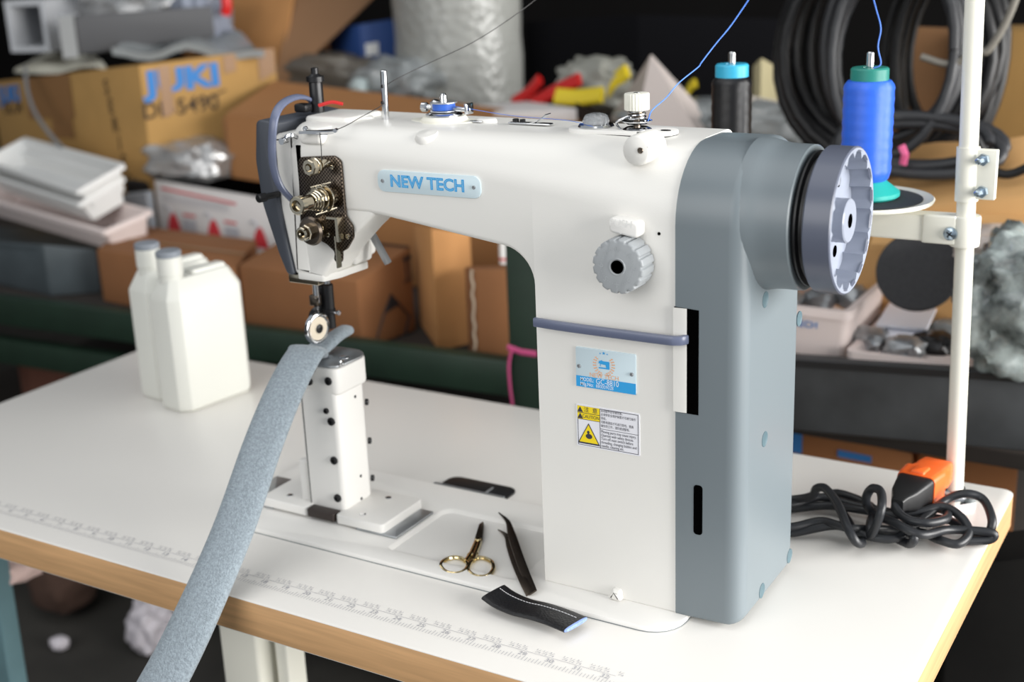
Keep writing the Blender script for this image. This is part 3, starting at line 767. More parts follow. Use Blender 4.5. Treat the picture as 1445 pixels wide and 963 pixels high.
for s1 in (-1, 1):
    for i in range(8):
        t = -PI / 2 + s1 * (0.35 + i * 0.27); r = 0.0092
        for rr_ in (0.0078, 0.0096):
            c0 = (ex + rr_ * math.cos(t), ez + rr_ * math.sin(t))
            m.add([(c0[0] + 0.0012 * math.cos(t + q), my - 0.0002, c0[1] + 0.0007 * math.sin(t + q)) for q in (0, PI / 2, PI, 1.5 * PI)], [(0, 1, 2, 3)])
put_text(m, 'NEW TECH', (ex, my - 0.0002, z0_ + H_ * 0.335), (1, 0, 0), (0, 0, 1), 0.0054, 0.004, sx=1.0)
link('wreath_print', m, orangeink, mp_, sharp=0, fixn=False)
m = M()
ic = [(-.0048, -.0034), (.0052, -.0034), (.0052, .0030), (.0044, .0034), (-.0012, .0034), (-.0020, .0042), (-.0034, .0034), (-.0044, .0034), (-.0050, .0010), (-.0036, .0010), (-.0036, -.0012), (-.0030, -.0012), (-.0030, .0006), (.0016, .0002), (.0022, -.0022), (-.0048, -.0022)]
m.add([(ex + x, my - 0.0003, ez + z) for x, z in ic], [tuple(range(len(ic)))])
for i in range(3):
    t = PI / 2 + (i - 1) * 0.32; r = 0.0016 if i == 1 else 0.0009
    m.add([(ex + 0.0104 * math.cos(t) + r * (1 if k % 2 == 0 else 0.4) * math.sin(k * PI / 5), my - 0.0003, ez + 0.0104 * math.sin(t) + r * (1 if k % 2 == 0 else 0.4) * math.cos(k * PI / 5)) for k in range(10)], [tuple(range(10))])
link('machine_emblem', m, cyan, mp_, sharp=0, fixn=False)
m = M(); put_text(m, 'MODEL:', (x0_ + W_ * 0.07, my - 0.0003, z0_ + H_ * 0.195), (1, 0, 0), (0, 0, 1), 0.0046, 0.004, 'LEFT', sx=0.8); put_text(m, 'Mfg.No:', (x0_ + W_ * 0.07, my - 0.0003, z0_ + H_ * 0.075), (1, 0, 0), (0, 0, 1), 0.0046, 0.004, 'LEFT', sx=0.85)
put_text(m, 'GC-8810', (x0_ + W_ * 0.335, my - 0.0003, z0_ + H_ * 0.19), (1, 0, 0), (0, 0, 1), 0.0070, -0.004, 'LEFT', sx=0.82); put_text(m, '880009028', (x0_ + W_ * 0.335, my - 0.0003, z0_ + H_ * 0.07), (1, 0, 0), (0, 0, 1), 0.0046, -0.008, 'LEFT', sx=0.8)
link('model_lettering', m, whiteink, mp_, sharp=0, fixn=False)
for uu, f2 in ((0.055, 0.52), (0.935, 0.50)): scr((x0_ + W_ * uu, my, z0_ + H_ * f2), (0, -1, 0), 0.0017, 0.0012, steel, mp_, 'rivet')

# ---- caution sticker
sy = F - 0.0006
c4 = [PY(813, 571, sy), PY(901, 583, sy), PY(904, 643, sy), PY(814, 630, sy)]
x0_, x1_ = c4[0][0], c4[1][0] + 0.001; z1_ = (c4[0][2] + c4[1][2]) / 2; z0_ = (c4[2][2] + c4[3][2]) / 2; H_ = z1_ - z0_; W_ = x1_ - x0_
m = M(); m.pillow(roundpoly([(x0_, z0_), (x1_, z0_), (x1_, z1_), (x0_, z1_)], 0.0008, 2), sy, sy + 0.0007, XZ)
st = link('caution_sticker', m, paper, sm, label='white and yellow caution sticker')
g1 = 0.375; e_ = 0.0012; ax, bx, cxx = x0_ + e_, x0_ + W_ * g1, x1_ - e_; az, bz = z1_ - e_, z0_ + e_
m = M(); rect(m, ax, z0_ + H_ * 0.815, bx, az, sy - 0.0002); rect(m, ax, z0_ + H_ * 0.66, bx, z0_ + H_ * 0.80, sy - 0.0002)
tri = lambda m, x, z, s, y: m.add([(x - s * 0.55, y, z - s * 0.5), (x + s * 0.55, y, z - s * 0.5), (x, y, z + s * 0.5)], [(0, 1, 2)])
tri(m, x0_ + W_ * 0.195, z0_ + H_ * 0.325, 0.0165, sy - 0.0003)
link('yellow_panel', m, yellow, st, sharp=0, fixn=False)
m = M(); lw = 0.0005; yk = sy - 0.00015
for X0, Z0, X1, Z1 in ((ax, az - lw, cxx, az), (ax, bz, cxx, bz + lw), (ax, bz, ax + lw, az), (cxx - lw, bz, cxx, az), (bx, bz, bx + lw, az), (ax, z0_ + H_ * 0.80, bx, z0_ + H_ * 0.815), (ax, z0_ + H_ * 0.648, bx, z0_ + H_ * 0.66), (bx, z0_ + H_ * 0.49, cxx, z0_ + H_ * 0.50)): rect(m, X0, Z0, X1, Z1, yk)
tri(m, x0_ + W_ * 0.195, z0_ + H_ * 0.325, 0.0195, sy - 0.0002)
tri(m, x0_ + W_ * 0.065, z0_ + H_ * 0.89, 0.005, sy - 0.0003); tri(m, x0_ + W_ * 0.065, z0_ + H_ * 0.735, 0.005, sy - 0.0003)
m.add([(x0_ + W_ * 0.20 + 0.0032 * math.cos(t) , sy - 0.0004, z0_ + H_ * 0.265 + 0.0024 * math.sin(t)) for t in [k * PI / 6 for k in range(12)]], [tuple(range(12))])
m.add([(x0_ + W_ * 0.19 + 0.0013 * math.cos(t) , sy - 0.0004, z0_ + H_ * 0.36 + 0.0016 * math.sin(t)) for t in [k * PI / 4 for k in range(8)]], [tuple(range(8))])
put_text(m, '注  意', (x0_ + W_ * 0.235, sy - 0.0004, z0_ + H_ * 0.89), (1, 0, 0), (0, 0, 1), 0.0052); put_text(m, 'CAUTION', (x0_ + W_ * 0.235, sy - 0.0004, z0_ + H_ * 0.73), (1, 0, 0), (0, 0, 1), 0.0044, sx=0.82)
for i, s_ in enumerate(('运动部件会导致伤害。', '必须带安全保护装置才可进行操作', '穿线，', '切断电源后才可进行穿线、更换', '缝针的工作，清扫或调整等。')):
    put_text(m, s_, (bx + 0.0012, sy - 0.0003, z0_ + H_ * (0.93 - 0.09 * i)), (1, 0, 0), (0, 0, 1), 0.0028, 0, 'LEFT', sx=0.78)
for i, s_ in enumerate(('Moving parts may cause injury.', 'Operate with safety devices.', 'Turn off main switch before', 'threading, changing bobbin and', 'needle, cleaning etc.')):
    put_text(m, s_, (bx + 0.0012, sy - 0.0003, z0_ + H_ * (0.435 - 0.085 * i)), (1, 0, 0), (0, 0, 1), 0.0036, 0, 'LEFT', sx=0.74)
link('caution_print', m, mat('sticker_ink', (52, 52, 66), 0.6), st, sharp=0, fixn=False)

# ---- gray end cover
C1 = -0.148
yf_, yb_ = F - 0.0015, -0.258
def cov(x, ins, notch=0):
    pts = roundpoly([(yf_ + ins, 0.0035 + ins * 0.6), (yb_ - ins, 0.0035 + ins * 0.6), (yb_ - ins, 0.4055 - ins), (yf_ + ins, 0.4055 - ins)], [0.004 if x < -0.19 else 0.006, 0.006, 0.045, 0.060], 10)
    return [Vector((x, y, z)) for y, z in pts]
ra = 0.015
secs = [cov(S_ + 0.0004, 0.0)] + [cov(C1 - ra + ra * math.sin(a), ra * (1 - math.cos(a))) for a in [PI / 2 * k / 6 for k in range(7)]]
m = M(); loft(m, secs)
# motor housing flaring out of the cover
WY, WZ = -0.331, 0.346
m.lathe([(0.0622, -0.012), (0.0615, -0.004), (0.0603, 0.001), (0.0593, 0.005), (0.0584, 0.010), (0.058, 0.017), (0.0578, 0.031), (0.0568, 0.032), (0.05, 0.032)], (C1 - 0.002, WY, WZ), (1, 0, 0), 56)
cv = link('motor_cover', m, grayp, sm, sharp=38, label='gray plastic motor cover')
a = PY(979, 684, yf_); b = PY(991, 756, yf_)
m = M(); m.pillow(roundpoly([(a[0], b[2]), (b[0], b[2]), (b[0], a[2]), (a[0], a[2])], 0.0028, 4), yf_ - 0.0004, yf_ + 0.001, XZ); link('vent_slot', m, hole, cv)
# window for the reverse lever between casting and cover
za, zb2 = PY(953, 432, F)[2], PY(953, 580, F)[2]
m = M(); xa_, xb_ = PY(975, 500, yf_)[0], PY(986, 500, yf_)[0]
m.pillow([(S_ - 0.0005, zb2), (xb_, zb2), (xb_, za - 0.001), (S_ - 0.0005, za)], yf_ - 0.0005, yf_ + 0.002, XZ); lw_ = link('lever_window', m, hole, cv, label='dark lever window')
m = M(); gr = []
for i in range(7):
    t = PI / 2 * i / 6; x = S_ - 0.001 + 0.0125 * math.sin(t); y = yf_ - 0.0012 + 0.0022 * (1 - math.cos(t)) * 0.5
    gr.append([Vector((x, y, zb2 + 0.0004)), Vector((x, y, za - 0.0006))])
m.sheet(gr, 0.0004, Vector((0, 1, 0))); link('casting_edge', m, white, sm, label='white rounded casting edge in the lever window')
for u, v in ((1080, 423), (1128, 450), (1079, 620), (1075, 834), (1114, 785)):
    p = PX(u, v, C1); m = M(); m.lathe([(0.0068, -0.0006), (0.0068, 0.0003), (0.0062, 0.0004), (0.0056, 0.0001), (0, 0.0001)], (C1, p[1], p[2]), (1, 0, 0), 20); link('screw_plug', m, mat('plug_gray', (78, 100, 108), 0.5) if 'plug_gray' not in MATS else MATS['plug_gray'], cv)

# ---- hand wheel
W0, W1, WR = -0.1135, -0.0855, 0.0578
m = M()
m.lathe([(0.030, 0.0), (0.0525, 0.0), (0.0535, 0.0015), (0.0535, 0.003), (0.050, 0.0045), (0.050, 0.006), (0.0535, 0.0075), (0.0535, 0.009), (0.03, 0.009)], (W0 - 0.0035, WY, WZ), (1, 0, 0), 56)
belt = link('wheel_flange', m, blackp, sm, label='black grooved flange behind handwheel')
m = M()
m.lathe([(0.05, 0.0), (WR - 0.0012, 0.0), (WR, 0.0012), (WR, W1 - W0 - 0.006 - 0.001), (WR - 0.001, W1 - W0 - 0.006), (WR - 0.0032, W1 - W0 - 0.006), (WR - 0.0045, W1 - W0 - 0.0075)], (W0 + 0.006, WY, WZ), (1, 0, 0), 72, close=False)
hwl = link('handwheel', m, wheelp, sm, label='blue gray handwheel')
# notched inner rim
m = M(); n_ = 96; ro = WR - 0.0012; pi_ = []
for i in range(n_):
    t = 2 * PI * i / n_; s_ = abs(math.sin(8 * t))
    pi_.append(0.0545 - 0.0052 * (1 - s_) ** 2.2)
b0 = 0
for x, rad in ((W1, lambda i: ro), (W1 + 0.0002, lambda i: ro - 0.0014), (W1 - 0.0004, lambda i: pi_[i]), (W1 - 0.017, lambda i: pi_[i] - 0.0015), (W1 - 0.018, lambda i: 0.040), (W1 - 0.018, lambda i: 0.012)):
    for i in range(n_):
        t = 2 * PI * i / n_; r = rad(i); m.v.append(Vector((x, WY + r * math.cos(t), WZ + r * math.sin(t))))
for j in range(5):
    for i in range(n_): m.face((j * n_ + i, j * n_ + (i + 1) % n_, (j + 1) * n_ + (i + 1) % n_, (j + 1) * n_ + i))
link('wheel_rim', m, wheelin, hwl, sharp=40)
m = M(); m.lathe([(0.0175, -0.019), (0.0175, -0.003), (0.0165, -0.002), (0.0055, -0.002), (0.0055, -0.010), (0, -0.010)], (W1, WY, WZ), (1, 0, 0), 32); hub = link('wheel_hub', m, wheelin, hwl)
link('hub_bore', M().lathe([(0.0056, -0.0018), (0, -0.0018)], (W1, WY, WZ), (1, 0, 0), 20), hole, hub)
for t in (2.3, 3.6, 0.95, 5.2):
    m = M(); m.lathe([(0.0048, -0.0176), (0, -0.0176)], (W1, WY + 0.033 * math.cos(t), WZ + 0.033 * math.sin(t)), (1, 0, 0), 18); link('wheel_hole', m, grayp, hwl)
m = M(); m.lathe([(0.0046, -0.0175), (0.0046, -0.008), (0.004, -0.0075), (0, -0.0075)], (W1, PX(1222, 314, W1 - 0.0075)[1], PX(1222, 314, W1 - 0.0075)[2]), (1, 0, 0), 18); link('magnet_plug', m, ivory, hwl)

# ---- needle bar, presser bar, roller foot
NX, NY = -0.5745, -0.346
nb = PY(449, 405, NY); pb_ = PY(463, 410, NY + 0.012)
m = M(); m.box((0, 0, 0), (0.001, 0.001, 0.001)); m = M()
c = PY(432, 396, F + 0.004)
a_ = PY(408, 393, F + 0.004); b_ = PY(450, 401, F + 0.004)
m.rbox(((a_[0] + b_[0]) / 2, F + 0.008, 0.2625), (b_[0] - a_[0], 0.010, 0.009), 0.001)
link('needle_guard', m, champ, sm, label='chrome bar under the head')
nx = PY(447, 420, NY)[0]
zN = lambda v: PY(447, v, NY)[2]
m = M(); m.cyl((nx, NY, 0.29), (nx, NY, zN(428)), 0.0033, 14, 0.0006); nbar = link('needle_bar', m, chrome, sm)
m = M(); m.rbox((nx - 0.002, NY, zN(424)), (0.010, 0.008, 0.011), 0.0012); m.cyl((nx + 0.002, NY - 0.003, zN(421)), (nx + 0.004, NY - 0.008, zN(421)), 0.0024, 12); link('needle_clamp', m, nickel, nbar)
m = M(); m.lathe([(0.0011, 0), (0.0011, -0.012), (0.0006, -0.02), (0.0005, -0.042), (0.0001, -0.046)], (nx, NY, zN(428)), n=10); link('needle', m, chrome, nbar)
pxx = PY(464, 430, NY + 0.012)[0]; py2 = NY + 0.012; zP = lambda v: PY(464, v, py2)[2]
m = M(); m.cyl((pxx, py2, 0.29), (pxx, py2, zP(400)), 0.0038, 16); pbar = link('presser_bar', m, chrome, sm)
m = M(); m.lathe([(0.0058, 0), (0.0058, -(zP(402) - zP(435))), (0.0066, -(zP(402) - zP(436))), (0.0066, -(zP(402) - zP(440))), (0.0055, -(zP(402) - zP(441))), (0.0055, -(zP(402) - zP(462)))], (pxx, py2, zP(402)), n=20)
m.rbox((pxx - 0.008, py2, zP(425)), (0.014, 0.010, 0.03), 0.001)
br = link('roller_bracket', m, blackm, pbar)
m = M(); p = PY(476, 441, py2); m.cyl((pxx, py2, p[2]), (p[0] + 0.001, py2 - 0.002, p[2]), 0.0014, 10); m.lathe([(0.0022, 0), (0.0026, 0.001), (0.0026, 0.003), (0.0015, 0.004)], p, (1, -0.2, 0), 12); link('screw', m, chrome, br)
rc = PX(445, 463, nx - 0.008)
rc = PY(445, 463, NY - 0.012)
m = M()
AXR = (0.99, -0.12, 0)
m.lathe([(0.006, 0), (0.0145, 0), (0.0158, 0.0008), (0.0158, 0.0044), (0.0145, 0.0052), (0.0125, 0.0052), (0.0118, 0.0046)], rc, AXR, 36)
rf_ = link('roller_foot', m, chrome, pbar, label='chrome edged roller foot')
m = M(); m.lathe([(0.0118, 0.0046), (0.0055, 0.0047), (0.005, 0.0056), (0.0045, 0.0057)], rc, AXR, 32); link('roller_disc', m, mat('cream_disc', (222, 210, 190), 0.4), rf_)
m = M(); m.lathe([(0.0046, 0.004), (0.0046, 0.0062), (0.0036, 0.0068), (0.0012, 0.0068), (0.0012, 0.0062), (0, 0.0062)], rc, AXR, 18); link('roller_screw', m, blackm, rf_)
m = M(); q = [rc + Vector((0.004, 0.006, 0.0)), rc + Vector((-0.009, 0.008, 0.012)), rc + Vector((-0.004, 0.010, 0.0175)), Vector((pxx - 0.012, py2, zP(432)))]
m.ribbon(spline([q[0] + Vector((-0.014, 0, 0)), q[1], q[2], q[3]], 5), (0, 1, 0), 0.006, 0.005, 10, 4); link('roller_arm', m, blackm, pbar)
# presser foot lifter
a = PY(528, 336, -0.33); b = PY(548, 372, -0.33)
m = M(); d = (b - a); m.ribbon([a - d * 0.3, a, b - d * 0.06, b], (0, -1, 0), 0.007, 0.0052, 8, 6); link('presser_lifter', m, steel, sm, label='steel presser foot lifter')


# ================================================================ THINGS ON THE TABLE
# ---- thread stand
sy_ = -0.0455
pb0 = PZ(1346, 703, 0.0); ptop = PY(1378, -60, sy_)
pdir = (ptop - pb0).normalized()
def onpole(v): # point of the pole axis at photo height v
    z = PY(1360, v, sy_)[2]; return pb0 + pdir * ((z - pb0[2]) / pdir[2])
ts = thing('thread_stand', 'cream enamelled thread stand with pole and side arm at the back right table corner', 'thread stand', pb0)
link('pole', M().cyl(pb0 + pdir * 0.001, ptop, 0.0088, 24), standw, ts)
m = M(); m.lathe([(0.024, 0.0004), (0.024, 0.002), (0.018, 0.0035), (0.0125, 0.004), (0.0125, 0.010), (0.009, 0.012)], pb0, (0, 0, 1), 6); link('base_nut', m, chrome, ts, label='chrome nut at foot of pole')
m = M(); m.cyl(onpole(283), onpole(207), 0.0108, 24); c1, c2 = onpole(279), onpole(209)
for q in (0, 1):
    m.rbox(((c1 + c2) / 2 + Vector((0.016, -0.004 + 0.0055 * q, 0))), (0.022, 0.0024, (c2 - c1).length), 0.001)
slv = link('joint_sleeve', m, standw, ts)
for v in (222, 267):
    p = onpole(v) + Vector((0.016, -0.007, 0)); m = M(); m.lathe([(0.0058, 0), (0.0058, 0.004), (0.0035, 0.0042), (0.0032, 0.013), (0.002, 0.014)], p, (-0.25, -1, 0), 6); m.lathe([(0.006, 0), (0.006, 0.004), (0.004, 0.005)], p + Vector((0, 0.012, 0)), (0, 1, 0), 14)
    link('bolt', m, mat('zinc_bolt', (176, 192, 205), 0.25, 1.0) if 'zinc_bolt' not in MATS else MATS['zinc_bolt'], slv)
zt2, zb3 = PY(1300, 303.5, sy_ - 0.012)[2], PY(1300, 341, sy_ - 0.012)[2]
pa = onpole(325); xl_ = -0.345
m = M(); m.pillow(roundpoly([(sy_ - 0.012, zb3), (sy_ + 0.012, zb3), (sy_ + 0.012, zt2), (sy_ - 0.012, zt2)], 0.003, 3), xl_, pa[0] - 0.004, YZ, 0.002, 0.001, 2)
arm = link('side_arm', m, standw, ts)
m = M(); m.lathe([(0.0138, 0), (0.0142, 0.002), (0.0142, zt2 - zb3 + 0.001), (0.0135, zt2 - zb3 + 0.003), (0.009, zt2 - zb3 + 0.003)], (pa[0], sy_, zb3 - 0.003), (0, 0, 1), 24); m.rbox((pa[0] - 0.022, sy_ - 0.0115, (zt2 + zb3) / 2), (0.032, 0.004, zt2 - zb3 + 0.002), 0.002)
link('clamp_collar', m, standw, arm)
p = PY(1341, 330, sy_ - 0.014); m = M(); m.lathe([(0.0068, 0), (0.0062, 0.002), (0.004, 0.0032), (0, 0.0036)], p, (0, -1, 0), 20); cs = link('screw', m, MATS['zinc_bolt'], arm)
m = M(); m.box(p + Vector((0, -0.0036, 0)), (0.007, 0.0006, 0.0012), R=Matrix.Rotation(0.6, 3, 'Y')); m.box(p + Vector((0, -0.0036, 0)), (0.007, 0.0006, 0.0012), R=Matrix.Rotation(0.6 + PI / 2, 3, 'Y')); link('screw_slot', m, blackm, cs)
for (u, nm) in ((1228, 'b'), (1033, 'k')):
    ax_ = PY(u, 90, sy_)[0]; zd = zt2 + 0.004
    m = M(); m.lathe([(0.005, 0), (0.006, 0.004), (0.055, 0.0045), (0.066, 0.0065), (0.0672, 0.009), (0.066, 0.0105), (0.058, 0.0085), (0.005, 0.008)], (ax_, sy_, zd - 0.003), n=48); sd = link('spool_disc', m, standw, ts)
    m = M(); m.lathe([(0.004, 0.0086), (0.056, 0.0088), (0.056, 0.0098), (0.004, 0.0104)], (ax_, sy_, zd - 0.003), n=44); link('disc_pad', m, mat('disc_felt', (46, 50, 54), 0.95, var=0.2, vscale=300) if 'disc_felt' not in MATS else MATS['disc_felt'], sd, label='dark felt pad on spool disc')
    m = M(); m.cyl((ax_, sy_, zt2), (ax_, sy_, PY(u, 73, sy_)[2]), 0.0036, 16, 0.001); link('spool_pin', m, chrome, ts)
ZD = zt2 + 0.0116
# ---- thread spools
def spool(u, name, label, vt, vb, rt, r, capm, thm, basem, grp=None, lab_t=None):
    x = PY(u, 90, sy_)[0]; z = lambda v: PY(u, v, sy_)[2]
    t = thing(name, label, 'thread spool', (x, sy_, ZD)); o = (x, sy_, 0)
    zc0 = z(vt + 17); zc1 = z(vt)
    m = M(); m.lathe([(0.0042, zc0 - 0.002), (rt, zc0 - 0.002), (rt, zc1 - 0.0015), (rt - 0.0015, zc1), (0.0075, zc1), (0.007, zc1 - 0.002), (0.0042, zc1 - 0.002)], o, n=32, close=False); link('top_cap', m, capm, t)
    zb_ = vb
    pr = [(rt - 0.002, zc0), (r - 0.0035, zc0 - 0.001), (r - 0.0006, zc0 - 0.005)]
    k = 26
    for i in range(1, k): 
        pr.append((r + 0.00035 * math.sin(i * 1.9) , zc0 - 0.005 - (zc0 - 0.010 - zb_) * i / k))
    pr += [(r - 0.002, zb_ + 0.002), (r - 0.004, zb_)]
    m = M(); m.lathe(pr, o, n=40, close=False); link('thread', m, thm, t)
    m = M(); m.lathe([(r - 0.0045, zb_), (r - 0.001, zb_ - 0.003), (r + 0.0095, ZD + 0.006), (r + 0.0095, ZD + 0.002), (r + 0.007, ZD), (0.006, ZD)], o, n=36, close=False); link('cone_base', m, basem, t)
    return x, zc1
def threadmat(name, a, b):
    mt = mat(name, a, 0.34, spec=0.5); nt = mt.node_tree; bs = nt.nodes['Principled BSDF']
    tc = nt.nodes.new('ShaderNodeTexCoord'); wv = nt.nodes.new('ShaderNodeTexWave'); wv.inputs['Scale'].default_value = 420; wv.inputs['Distortion'].default_value = 0.0
    mp = nt.nodes.new('ShaderNodeMapping'); mp.inputs['Rotation'].default_value = (0, PI / 2 - 0.15, 0)
    nt.links.new(tc.outputs['Object'], mp.inputs[0]); nt.links.new(mp.outputs[0], wv.inputs['Vector'])
    rp = nt.nodes.new('ShaderNodeValToRGB'); rp.color_ramp.elements[0].color = (*lin(a), 1); rp.color_ramp.elements[1].color = (*lin(b), 1)
    nt.links.new(wv.outputs['Fac'], rp.inputs[0]); nt.links.new(rp.outputs[0], bs.inputs['Base Color'])
    bp = nt.nodes.new('ShaderNodeBump'); bp.inputs['Strength'].default_value = 0.25; bp.inputs['Distance'].default_value = 0.0005
    nt.links.new(wv.outputs['Fac'], bp.inputs['Height']); nt.links.new(bp.outputs[0], bs.inputs['Normal'])
    return mt
teal = mat('teal_plastic', (42, 178, 168), 0.4); tealcap = mat('green_cap', (40, 132, 120), 0.45); cyancap = mat('cyan_cap', (58, 172, 208), 0.4)
bx, bz_ = spool(1228, 'thread_spool', 'bright blue thread spool with a teal cone base, left of the stand pole', 95, PY(1228, 254, sy_)[2], 0.0182, 0.0242, tealcap, threadmat('blue_thread', (40, 92, 216), (58, 116, 232)), teal)
kx_, kz_ = spool(1033, 'thread_spool', 'black thread spool with cyan cap, behind the machine arm', 90, PY(1228, 262, sy_)[2], 0.0168, 0.0205, cyancap, threadmat('black_thread', (9, 9, 11), (17, 16, 20)), teal)
def strand(name, pts, r, mt, label):
    m = M(); m.tube(spline(pts, 6), r, 6); link(name, m, mt, label=label, cat='thread', sharp=60)
bluet = mat('blue_thread_strand', (84, 132, 226), 0.6); blackt = mat('black_thread_strand', (40, 38, 38), 0.6)
strand('sewing_thread', [Vector((bx + 0.006, sy_ - 0.010, bz_ + 0.0002)), PY(1243, 90, sy_ - 0.008), PY(1239, 66, sy_ - 0.006), PY(1243, 40, sy_ - 0.004), PY(1237, 15, sy_), PY(1231, -8, sy_), PY(1228, -30, sy_)], 0.0007, bluet, 'blue thread rising straight up from the blue spool')
k0 = Vector((kx + 0.010, oy, z1 + 0.0025))
pq = [k0]
for i, (u, v) in enumerate(((920, 156), (940, 138), (958, 117), (985, 95), (990, 88), (1010, 62), (1030, 38), (1046, 15), (1056, 0), (1066, -18))):
    pq.append(PY(u, v, oy + (sy_ - oy) * (i + 1) / 10))
strand('sewing_thread', pq, 0.00055, bluet, 'blue thread slanting up from the ribbed tension knob')
pq = [PY(432, 184, F - 0.011), PY(474, 183, F - 0.011)] + [PY(510, 165, -0.36), PY(541, 147, ty - 0.004), PY(543, 135, ty + 0.003), PY(545, 121, ty + 0.002)] + [PY(u, v, -0.30 + 0.03 * i) for i, (u, v) in enumerate(((568, 107), (610, 87), (665, 61), (710, 33), (750, 4), (770, -14)))]
strand('sewing_thread', pq, 0.0004, blackt, 'fine black thread running from the head guide up to the top edge')
pq = [PY(451, 187, F - 0.010), PY(453, 205, F - 0.012), PY(454, 226, F - 0.016)]
strand('sewing_thread', pq, 0.0004, blackt, 'short black thread between the head guide and the nickel bracket')
pq = [Vector((cx_ + 0.010, wy, AT + 0.014)), PY(720, 163, -0.325), PY(800, 170, -0.328), Vector((g[0] + 0.004, oy - 0.014, AT2 + 0.006))]
strand('sewing_thread', pq, 0.00025, bluet, 'blue thread stretched from the bobbin to the sight glass')

# ---- two jugs
jm = mat('milky_polyethylene', (212, 212, 205), 0.42, sss=0.25); capgray = mat('gray_cap', (128, 134, 142), 0.5)
JC = PZ(272, 587); yaw = math.radians(-8)
def jug(name, label, dx, dy):
    wj, lj, hj = 0.0585, 0.118, 0.172
    t = thing(name, label, 'jug', (JC[0] + dx - wj / 2, JC[1] + dy + lj / 2, 0), 'milky plastic jugs on the table')
    ch = 0.012
    def oct_(ins, z, c):
        pts = [(-wj / 2 + c, -lj / 2), (wj / 2 - c, -lj / 2), (wj / 2, -lj / 2 + c), (wj / 2, lj / 2 - c), (wj / 2 - c, lj / 2), (-wj / 2 + c, lj / 2), (-wj / 2, lj / 2 - c), (-wj / 2, -lj / 2 + c)]
        k = 1 - ins
        pp_ = roundpoly([(x * (1 - ins / (wj / 2)), y * (1 - ins / (lj / 2))) for x, y in pts], 0.003, 2)
        return [Vector((x, y, z)) for x, y in pp_]
    m = M(); loft(m, [oct_(0.004, 0.0, ch), oct_(0.001, 0.003, ch), oct_(0.0, 0.008, ch), oct_(0.0, hj - 0.026, ch), oct_(0.0006, hj - 0.023, ch), oct_(0.011, hj - 0.002, ch), oct_(0.013, hj, ch)])
    # grip block behind the neck
    m.rbox((0, lj / 2 - 0.040, hj - 0.002), (0.020, 0.055, 0.014), 0.005)
    R_ = Matrix.Translation(Vector((JC[0] + dx - wj / 2, JC[1] + dy + lj / 2, 0)))
    b = link('bottle', m.xf(R_), jm, t, sharp=28)
    m = M(); m.lathe([(0.0150, hj - 0.006), (0.0150, hj + 0.004), (0.0158, hj + 0.005), (0.0158, hj + 0.027), (0.0148, hj + 0.028)], (0, -lj / 2 + 0.024, 0), n=28); link('neck', m.xf(R_), jm, t)
    m = M(); m.lathe([(0.0156, hj + 0.0278), (0.0160, hj + 0.0282), (0.0160, hj + 0.034), (0.0145, hj + 0.0355), (0.012, hj + 0.0352), (0, hj + 0.035)], (0, -lj / 2 + 0.024, 0), n=28); link('cap', m.xf(R_), capgray, t, label='gray screw cap')
    t.rotation_euler.z = yaw
jug('plastic_jug', 'milky plastic jug with gray cap, nearer the sewing machine of the pair', 0.0, 0.0)
jug('plastic_jug', 'milky plastic jug with gray cap, on the far left side of the pair', -0.0595, 0.022)

# ---- felt strip hanging from the roller
m = M()
fpts = [PY(488, 466, NY + 0.045), PY(475, 474, NY + 0.02), Vector((rc[0] - 0.004, rc[1] - 0.004, PT + 0.013)), PY(432, 497, NY - 0.035), PY(405, 545, -0.415), PY(372, 625, -0.455), PY(332, 740, -0.51), PY(290, 840, -0.562), PY(250, 925, -0.598), PY(215, 990, -0.625)]
sp = spline(fpts, 8); n_ = len(sp)
wl = []
for i in range(n_):
    t = i / (n_ - 1); wl.append(0.018 if t < 0.12 else 0.018 + (0.040 - 0.018) * min(1, (t - 0.12) / 0.16) + 0.010 * max(0, t - 0.28))
hl = [0.011 - 0.003 * math.exp(-((i / (n_ - 1) - 0.22) / 0.05) ** 2) + 0.006 * max(0, i / (n_ - 1) - 0.3) for i in range(n_)]
m.ribbon(sp, (1, 0.18, 0), wl, hl, 20, 2.3)
link('felt_strip', m, felt, sharp=60, label='gray folded felt strip hanging from the roller foot over the table edge', cat='fabric strip')

# ---- scissors on the bed
sz_ = BZ - 0.0040 + 0.0026
sc_ = thing('embroidery_scissors', 'small gold handled scissors lying on the white machine bed', 'scissors', PZ(668, 780, BZ - 0.004))
Pz = lambda u, v, z=sz_: PZ(u, v, z)
for side, ring, shank, blade in (
        ('l', [(622, 799), (628, 791), (640, 787), (652, 789), (660, 796), (657, 805), (645, 810), (630, 808)], [(657, 793), (664, 783), (669, 772), (673, 763)], [(670, 762), (676, 742), (682, 738), (683, 744), (681, 764)]),
        ('r', [(661, 806), (663, 796), (671, 789), (682, 788), (694, 794), (696, 804), (688, 813), (672, 814)], [(668, 792), (670, 783), (674, 773), (677, 763)], [(672, 763), (677, 741), (683, 738), (680, 745), (677, 765)])):
    m = M(); m.tube(spline([Pz(*q) for q in ring], 5, True), 0.0021, 8, True); m.tube(spline([Pz(*q) for q in shank], 5), [0.0022, *([0.0026] * 14), 0.0024][:16] if 0 else 0.0024, 8)
    q = Pz(*shank[1]); m.rbox(q, (0.006, 0.007, 0.004), 0.0018)
    hd = link('handle', m, gold, sc_, label='gold handle ring')
    dz = 0.0003 if side == 'l' else -0.0013
    bpx = [PZ(u, v, sz_) for u, v in blade]
    m = M(); m.pillow([(q[0], q[1]) for q in bpx], sz_ + dz, sz_ + dz + 0.0014, XY, 0, 0.0005, 2)
    link('blade', m, nickel, sc_, label='dark steel blade')
